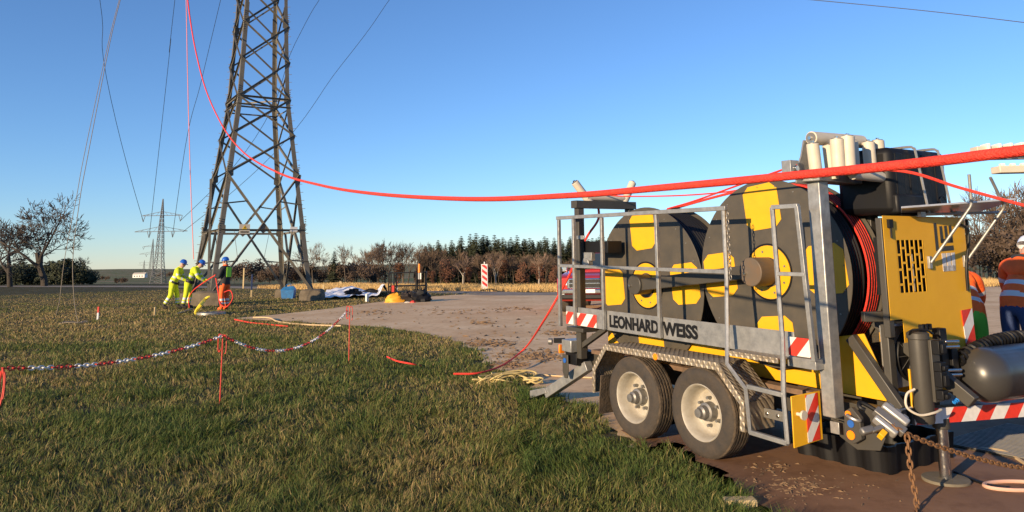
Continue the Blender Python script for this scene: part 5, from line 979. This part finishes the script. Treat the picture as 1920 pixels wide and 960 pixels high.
w2_, _ = person('worker in yellow suit and blue helmet, stooping with both arms to the pylon leg', g, R(-78), dict(stoop, elL=(-.24, .40, 1.10), wrL=(-.16, .62, .98), elR=(.24, .38, 1.10), wrR=(.14, .62, .96), knL=(-.13, .06, .50), anL=(-.13, .02, .10), toL=(-.14, .20, .045), knR=(.13, -.02, .50), anR=(.13, -.12, .10), toR=(.14, .06, .045)), pal_y, 1.08, helmet=M_HB)
MB().cyl((0, 0.02, 0.93), (0, 0.06, 1.02), 0.19, 0.185, 20, False).build('belt', DK, w2_)
g = gnd(420, 582); w3_, D3 = person('worker in black jacket, orange trousers and blue helmet, holding a red rope loop', g, R(68), dict(elL=(-.25, .05, 1.14), wrL=(-.16, .30, 1.16), elR=(.25, .05, 1.14), wrR=(.14, .32, 1.06)), pal_k, 1.06, bands=False, helmet=M_HB)
MB().box((0, -0.145, 1.30), (0.22, 0.02, 0.34)).build('back_panel', mat('hivis_lime', (0.32, 0.72, 0.04), 0.7), w3_, 0.01); MB().lathe([(0.085, 0), (0.095, 0.03), (0.08, 0.06)], (0, 0.02, 1.50), (0, 0, 1), 16).build('collar', OS, w3_)
hn = Vector(g)+Matrix.Rotation(R(68), 3, 'Z') @ (D3['wrL']*1.06); P = [gnd(355, 577, 0.06), atdepth(354, 560, 29.2), atdepth(362, 545, 29.0), atdepth(380, 531, 28.6), hn+Vector((-0.05, 0, 0.02)), hn, atdepth(409, 548, 28.0), atdepth(413, 570, 27.8), atdepth(425, 575, 27.6), atdepth(436, 560, 27.6), atdepth(432, 545, 27.7), atdepth(420, 548, 27.7)]
tag(MB().tube(smooth_pts(P, 6), 0.02, 7).build('red_rope', M_ROPE), 'red rope looped through the hands of the worker in black jacket', 'rope')
g = atdepth(1899, 520, 9.0); g.z = 0
person('person in orange jacket with white helmet, jeans and dark gloves, by the yellow cabinet', g, R(-62), dict(stoop, elL=(-.27, .30, 1.12), wrL=(-.16, .42, 0.90), elR=(.26, .30, 1.12), wrR=(.14, .44, .92)), pal_o, 1.0, 3, 1.1, helmet=M_HW)
MB().lathe([(0.10, 0), (0.135, 0.04), (0.12, 0.10)], Vector(g)+Matrix.Rotation(R(-62), 3, 'Z') @ Vector((0, 0.25, 1.38)), (0.3, 0.2, 1), 16).build('hood', DK, bpy.data.objects['person.003']).matrix_parent_inverse = Matrix.LocRotScale(g, Euler((0, 0, R(-62))), (1, 1, 1)).inverted()
g = atdepth(1803, 520, 9.3); g.z = 0
person('person in orange jacket and green trousers bending down behind the yellow cabinet', g, R(-20), dict(pelvis=(0, -.12, .86), spine=(0, .0, 1.05), chest=(0, .18, 1.20), neck=(0, .32, 1.25), head=(0, .41, 1.26), crown=(0, .50, 1.28), nose=(0, .44, 1.16), shL=(-.19, .20, 1.22), shR=(.19, .20, 1.22), elL=(-.24, .34, .98), wrL=(-.16, .46, .76), elR=(.24, .34, .98), wrR=(.16, .46, .76), hpL=(-.10, -.12, .82), hpR=(.10, -.12, .82), knL=(-.14, .10, .48), knR=(.14, .10, .48)), pal_g, 1.0, 3, 1.1, helmet=M_HW)
# ------------------------------------------------------------------ pickup
PK = thing('pickup_truck', 'red pickup truck with chrome grille parked on the pad behind the railing', 'pickup', atdepth(1102, 590, 22.2), R(-16)); PK.location.z = 0.008
M_PR = mat('car_red', (0.42, 0.025, 0.018), 0.22, 0.2, coat=0.8); M_GL = mat('car_glass', (0.03, 0.045, 0.06), 0.05, 0, spec=0.8); M_CH = mat('chrome', (0.7, 0.7, 0.7), 0.15, 1.0); M_HL = mat('headlight', (0.75, 0.76, 0.78), 0.1, 0.3)
def loft(secs, name, m, parent, bev=0.0):   # secs: list of (y, [(x,z)...])
    b = MB(); n_ = len(secs[0][1]); vs = [(x, y, z) for y, s in secs for x, z in s]
    b.add(vs, [(k*n_+i, k*n_+(i+1) % n_, (k+1)*n_+(i+1) % n_, (k+1)*n_+i) for k in range(len(secs)-1) for i in range(n_)]+[tuple(range(n_-1, -1, -1)), tuple(range((len(secs)-1)*n_, len(secs)*n_))]); return b.build(name, m, parent, bev, ang=35)
def sec(w, z0, z1, c=0.1): return [(-w+c*0.3, z0), (w-c*0.3, z0), (w, z0+c), (w, z1-c), (w-c, z1), (-w+c, z1), (-w, z1-c), (-w, z0+c)]
loft([(0.0, sec(0.82, 0.45, 1.02)), (0.12, sec(0.91, 0.36, 1.10)), (0.9, sec(0.93, 0.34, 1.17)), (1.35, sec(0.93, 0.34, 1.20)), (5.2, sec(0.93, 0.36, 1.20))], 'body', M_PR, PK, 0.02)
loft([(1.30, sec(0.80, 1.15, 1.22, 0.03)), (2.05, sec(0.70, 1.15, 1.76)), (3.2, sec(0.70, 1.15, 1.78)), (3.6, sec(0.74, 1.15, 1.70))], 'cab', M_PR, PK, 0.02)
MB().add([(-0.72, 1.33, 1.235), (0.72, 1.33, 1.235), (0.62, 1.98, 1.74), (-0.62, 1.98, 1.74)], [(0, 1, 2, 3)]).build('windscreen', M_GL, PK)
MB().bx(-0.58, 0.58, -0.05, 0.06, 0.72, 1.02).build('grille_frame', M_CH, PK, 0.03); MB().bx(-0.50, 0.50, -0.065, -0.045, 0.76, 0.98).build('grille', M_BLK, PK, 0.01); MB().bx(-0.50, 0.50, -0.075, -0.06, 0.855, 0.885).build('grille_bar', M_CH, PK, 0.004)
for s in (-1, 1):
    MB().add([(s*0.56, -0.04, 0.82), (s*0.86, 0.14, 0.84), (s*0.88, 0.22, 1.03), (s*0.56, -0.02, 1.02), (s*0.56, 0.1, 0.82), (s*0.86, 0.3, 0.84), (s*0.88, 0.34, 1.03), (s*0.56, 0.1, 1.02)], [(0, 1, 2, 3), (3, 2, 6, 7), (0, 1, 5, 4), (1, 2, 6, 5)]).build('headlight', M_HL, PK)
    MB().cyl((s*0.72, -0.04, 0.56), (s*0.72, 0.05, 0.56), 0.06).build('fog_lamp', M_HL, PK)
    MB().bx(s*0.98-0.09, s*0.98+0.09, 1.55, 1.68, 1.18, 1.36).build('wing_mirror', M_CH, PK, 0.03)
    for yy in (0.95, 4.1):
        wv = MB().cyl((s*0.68, yy, 0.38), (s*0.935, yy, 0.38), 0.38, n=28).build('wheel', M_RUB, PK, 0.02); MB().cyl((s*0.93, yy, 0.38), (s*0.945, yy, 0.38), 0.23, n=20).build('rim', M_DSTEEL, wv)
MB().bx(-0.86, 0.86, -0.06, 0.10, 0.42, 0.56).build('lower_bumper', M_BLK, PK, 0.03); MB().bx(-0.80, 0.80, -0.09, 0.06, 0.58, 0.71).build('bumper', M_CH, PK, 0.03); MB().bx(-0.26, 0.26, -0.105, -0.092, 0.60, 0.70).build('number_plate', M_WHITE, PK)
# ------------------------------------------------------------------ trees
class TB:
    def __init__(s, seed): s.r = random.Random(seed); s.wood = MB(); s.twig = MB()
def grow(tb, p, d, ln, rad, lvl, maxl, spread, upb, seg=3, sides=5, twigw=0.02, nch=(2, 4)):
    r = tb.r; pts = [p]; q = p
    for i in range(seg):
        wob = 0.5 if lvl == 0 else 1.0; d = (d+Vector((r.gauss(0, .16)*wob, r.gauss(0, .16)*wob, r.gauss(0, .10)+upb))).normalized(); q = q+d*ln/seg; pts.append(q)
    rad2 = rad*0.62; (tb.wood if lvl < 2 else tb.twig).tube(pts, rad, sides if lvl < 2 else (4 if lvl < 3 else 3), radii=[rad+(rad2-rad)*i/seg for i in range(seg+1)])
    if lvl >= maxl: return
    n_ = r.randint(*nch)+(1 if lvl == 0 else 0)
    for k in range(n_):
        t = r.uniform(0.45 if lvl else 0.55, 1.0); i = min(seg-1, int(t*seg)); bp = pts[i].lerp(pts[i+1], t*seg-i)
        a = r.uniform(0, 6.28); ax = d.orthogonal().normalized(); ax.rotate(Matrix.Rotation(a, 3, d)); dd = (d+ax*spread*r.uniform(0.6, 1.3)).normalized()
        grow(tb, bp, dd, ln*r.uniform(0.55, 0.8), rad2*r.uniform(0.6, 0.85) if lvl < maxl-1 else twigw, lvl+1, maxl, spread, upb, max(2, seg-1) if lvl else seg, sides, twigw, nch)
    if lvl > 0: grow(tb, pts[-1], d, ln*0.7, rad2 if lvl < maxl-1 else twigw, lvl+1, maxl, spread, upb, 2, sides, twigw, nch)
BARK = mat('bark', (0.10, 0.075, 0.052), 0.9, 0, var=0.35, scale=3); DBARK = mat('dark_bark', (0.045, 0.036, 0.028), 0.9, 0, var=0.3, scale=3); TWIG = mat('brown_twigs', (0.155, 0.105, 0.07), 0.9, 0, var=0.3, scale=0.8); BIRCH = mat('birch_bark', (0.45, 0.40, 0.33), 0.8, 0, var=0.4)
CON = mat('conifer_needles', (0.022, 0.032, 0.014), 0.85, 0, col2=(0.045, 0.05, 0.018), scale=0.7); RUS = mat('russet_leaves', (0.20, 0.085, 0.042), 0.85, 0, col2=(0.11, 0.05, 0.03), scale=0.6); EVG = mat('evergreen_leaves', (0.022, 0.030, 0.014), 0.85, 0, col2=(0.035, 0.042, 0.018), scale=0.8); BRL = mat('brown_thicket', (0.10, 0.065, 0.042), 0.9, 0, col2=(0.055, 0.038, 0.026), scale=0.6)
def bare(seed, h, spread=0.75, maxl=5, twigw=0.03, trunk=0.28, fr=0.36, upb=0.05, wood=BARK, tw=TWIG, nch=(2, 4), rad=0.02):
    tb = TB(seed); grow(tb, Vector((0, 0, -0.3)), Vector((0, 0, 1)), h*fr, h*rad*1.1, 0, maxl, spread, upb, 3, 6, twigw, nch)
    zmax = max(v[2] for v in tb.twig.v); k = h/zmax
    for m_ in (tb.wood, tb.twig): m_.v = [(x*k, y*k, z*k) for x, y, z in m_.v]
    return tb.wood.mesh('trunk', wood, 60), tb.twig.mesh('crown', tw, 60)
def conifer(seed, h, wdt):
    r = random.Random(seed); t = MB().cyl((0, 0, -0.4), (0, 0, h*0.96), h*0.014, 0.02, 6); c = MB(); nl = 30
    for i in range(nl):
        f = i/nl; z = h*(0.10+0.88*f); rr = wdt*(1-f)**0.58*r.uniform(0.75, 1.15)+0.12; nb = max(5, int(11*(1-f))+4); a0 = r.uniform(0, 6.28)
        for k in range(nb):
            a = a0+k*6.283/nb+r.uniform(-.2, .2); L_ = rr*r.uniform(0.7, 1.15); ca, sa = math.cos(a), math.sin(a); w_ = L_*0.22+0.12; dz = -0.28*L_*r.uniform(0.5, 1.3)
            for (l0, l1, ww) in ((0.0, 0.55, 1.0), (0.35, 0.8, 0.9), (0.6, 1.0, 0.7)):
                x0, x1 = L_*l0, L_*l1; z0, z1 = z+dz*l0+0.1, z+dz*l1-0.05; j = r.uniform(-.1, .1)
                c.add([(x0*ca, x0*sa, z0), (x1*ca-w_*ww*sa, x1*sa+w_*ww*ca, z1-0.12), (x1*1.06*ca, x1*1.06*sa, z1+j), (x1*ca+w_*ww*sa, x1*sa-w_*ww*ca, z1-0.12)], [(0, 1, 2), (0, 2, 3)])
    return t.mesh('trunk', DBARK), c.mesh('crown', CON, 10)
def leafy(seed, h, wdt, m, n_=1500, s=0.28, low=0.05, wood=DBARK, lobes=7):
    r = random.Random(seed); tb = TB(seed); grow(tb, Vector((0, 0, -0.2)), Vector((0, 0, 1)), h*0.45, h*0.018, 0, 3, 0.8, 0.05, 3, 5, 0.03); zmax = max(v[2] for v in tb.twig.v); k = h*0.92/zmax
    t = MB(); o1 = tb.wood; t.add([(x*k*0.8, y*k*0.8, z*k) for x, y, z in o1.v], o1.f); o2 = tb.twig; t.add([(x*k*0.8, y*k*0.8, z*k) for x, y, z in o2.v], o2.f); c = MB()
    LB_ = [(r.uniform(-.6, .6)*wdt, r.uniform(-.6, .6)*wdt, h*r.uniform(low+0.2, 0.8), r.uniform(.35, .6)) for _ in range(lobes)]
    for _ in range(n_):
        cx, cy, cz, cr = r.choice(LB_); u_ = Vector((r.gauss(0, 1), r.gauss(0, 1), r.gauss(0, 1))).normalized()*(r.random()**0.4); p = Vector((cx+u_.x*wdt*cr, cy+u_.y*wdt*cr, max(0.1, min(h, cz+u_.z*h*0.3))))
        a = Vector((r.gauss(0, 1), r.gauss(0, 1), r.gauss(0, 1))).normalized()*s*r.uniform(.5, 1.2); b_ = a.orthogonal().normalized()*s*r.uniform(.3, .7)
        c.add([p-a, p+b_, p+a, p-b_], [(0, 1, 2, 3)])
    return t.mesh('trunk', wood), c.mesh('crown', m, 10)
def place(kind, meshes, p, label, group, sc=1.0, name='tree', zr=None, cat='tree'):
    p = Vector((p.x, p.y, hz(p.x, p.y))); o = thing(name, label, cat, p, random.uniform(0, 6.28) if zr is None else zr, group); o.scale = (sc*random.uniform(.9, 1.1),)*2+(sc,)
    obj('trunk', meshes[0], o); obj('crown', meshes[1], o); return o
CM = [conifer(i, 20, 4.6) for i in range(4)]; BMs = [bare(40+i, 17, 0.55, 5, 0.035, fr=0.28, upb=0.08, nch=(2, 3), rad=0.013) for i in range(4)]; BI = [bare(60+i, 13, 0.5, 4, 0.05, fr=0.34, wood=BIRCH, tw=mat('birch_twigs', (0.24, 0.16, 0.11), 0.9)) for i in range(2)]
RM_ = [leafy(80+i, 9, 3.2, RUS, 1100, 0.36) for i in range(2)]; TH = [leafy(90+i, 6, 4.0, BRL, 1100, 0.32) for i in range(2)]; EV = [leafy(100+i, 4, 2.6, EVG, 1500, 0.26, lobes=9) for i in range(2)]
G = 'trees of the wood beyond the stubble field'
for row, (dd, n_) in enumerate(((312, 57), (320, 57), (328, 57), (336, 57), (344, 57))):
    for i in range(n_):
        px = 790+(1560-790)*(i+random.uniform(.1, .9))/n_; p = atdepth(px, 500, dd+random.uniform(-4, 4)); place('c', random.choice(CM), p, 'dark spruce standing in the dense wood beyond the stubble field', G, random.uniform(0.86, 1.1)*(1.0 if px > 840 else 0.9), 'spruce_tree')
for i in range(46):
    px = 690+(1120-690)*(i+random.uniform(0, 1))/46; p = atdepth(px, 500, random.uniform(285, 305)); place('b', random.choice(BMs), p, 'bare brown deciduous tree along the front edge of the wood', G, random.uniform(0.75, 1.1)*(1.0 if px < 800 else 0.78), 'bare_tree')
for i, px in enumerate((930, 868, 1010)): place('i', BI[i % 2], atdepth(px, 500, 280), 'pale stemmed bare birch before the dark wood', 'birches before the wood', random.uniform(0.85, 1.0), 'birch_tree')
for i in range(11): px = 735+(1080-735)*(i+random.uniform(0, 1))/11; place('r', RM_[i % 2], atdepth(px, 500, random.uniform(274, 286)), 'russet leaved young tree at the foot of the wood', 'russet trees at the wood foot', random.uniform(0.55, 1.1), 'russet_tree')
for px, dd, sc in ((588, 210, .95), (605, 215, .7), (648, 205, .9), (570, 220, .7), (668, 230, .8), (690, 235, .9), (705, 240, 1.0), (548, 225, .55), (722, 245, 1.1)): place('b', random.choice(BMs), atdepth(px, 500, dd), 'bare branching tree on the slope right of the pylon', 'bare trees on the slope beside the pylon', sc*0.72, 'bare_tree')
place('c', CM[1], atdepth(626, 500, 212), 'lone dark conifer among bare trees right of the pylon', None, 0.48, 'spruce_tree')
for i in range(22): px = 430+(720-430)*i/22+random.uniform(-5, 5); place('t', TH[i % 2], atdepth(px, 500, random.uniform(205, 240)), 'low brown thicket bush on the slope behind the pylon', 'thicket bushes behind the pylon', random.uniform(0.55, 1.15), 'thicket_bush', cat='bush')
for i in range(18): px = 1815+(2050-1815)*i/18; place('b', random.choice(BMs), atdepth(px, 500, random.uniform(120, 150)), 'bare brown tree in the wood behind the orange clad people', 'bare trees behind the hitch', random.uniform(0.72, 0.95)*(0.75 if px < 1850 else 1), 'bare_tree')
for i in range(10): px = 1812+(2050-1812)*i/10; place('t', TH[i % 2], atdepth(px, 500, random.uniform(105, 125)), 'brown thicket bush in the wood behind the orange clad people', 'thicket behind the hitch', random.uniform(0.9, 1.4), 'thicket_bush', cat='bush')
for px, sc in ((1905, .72), (1935, .78), (1975, .7)): place('c', CM[2], atdepth(px, 500, 150), 'dark spruce rising behind the bare trees by the white helmet', 'spruces behind the hitch', sc, 'spruce_tree')
# the two old fruit trees at the left
def fruit(seed, h, px, label, dd=82, sx=1.0):
    mshs = bare(seed, h, 0.95, 6, 0.014, fr=0.19, upb=0.03, wood=DBARK, tw=mat('dark_twigs', (0.055, 0.043, 0.034), 0.9), nch=(2, 3), rad=0.015)
    o = place('f', mshs, atdepth(px, 520, dd), label, None, 1.0, 'fruit_tree', 0.4); o.scale = (sx, sx, 1.0); return o
fruit(5, 9.6, 86, 'larger bare fruit tree with spreading dark branches and a tall bare leader', 80, 1.05); fruit(12, 7.6, 22, 'bare fruit tree with dense dark twigs left of the larger one', 80, 0.95)
for i in range(26):
    px = -60+240*(i+random.uniform(0, 1))/26; place('e', EV[i % 2], atdepth(px, 500, random.uniform(92, 106)), 'dark evergreen bush in the hedge behind the fruit trees', 'evergreen hedge behind the fruit trees', random.uniform(0.50, 0.85)*(1.0 if px < 130 else 0.7), 'evergreen_bush', cat='bush')
place('c', CM[0], atdepth(126, 500, 110), 'small dark conifer at the end of the hedge', None, 0.20, 'spruce_tree'); place('c', CM[3], atdepth(143, 500, 112), 'slim little conifer past the hedge end', None, 0.155, 'spruce_tree')
place('b', BMs[1], atdepth(155, 500, 135), 'small round bare tree past the hedge end', None, 0.30, 'bare_tree')
for px, dd, sc in ((196, 620, .45), (203, 620, .4), (228, 330, .3), (222, 335, .28), (235, 330, .25), (300, 900, .6), (318, 900, .7)): place('t', TH[px % 2], atdepth(px, 500, dd), 'small distant bush on the far fields', 'distant bushes on the far fields', sc*1.6, 'distant_bush', cat='bush')
# far farm hall
p = atdepth(264, 500, 900); FH = thing('farm_hall', 'long low white farm hall far away beside the distant pylons', 'building', (p.x, p.y, hz(p.x, p.y)))
MB().bx(-7, 7, -4, 4, 0, 4).build('wall', M_WHITE, FH); MB().prism([(-7.3, -4.4, 4), (-7.3, 0, 6), (-7.3, 4.4, 4)], (14.6, 0, 0)).build('roof', M_CREAM, FH)
for k in range(4): MB().bx(-5.5+k*3, -4.0+k*3, -4.06, -4.01, 1.2, 2.6).build('window', M_GL, FH)
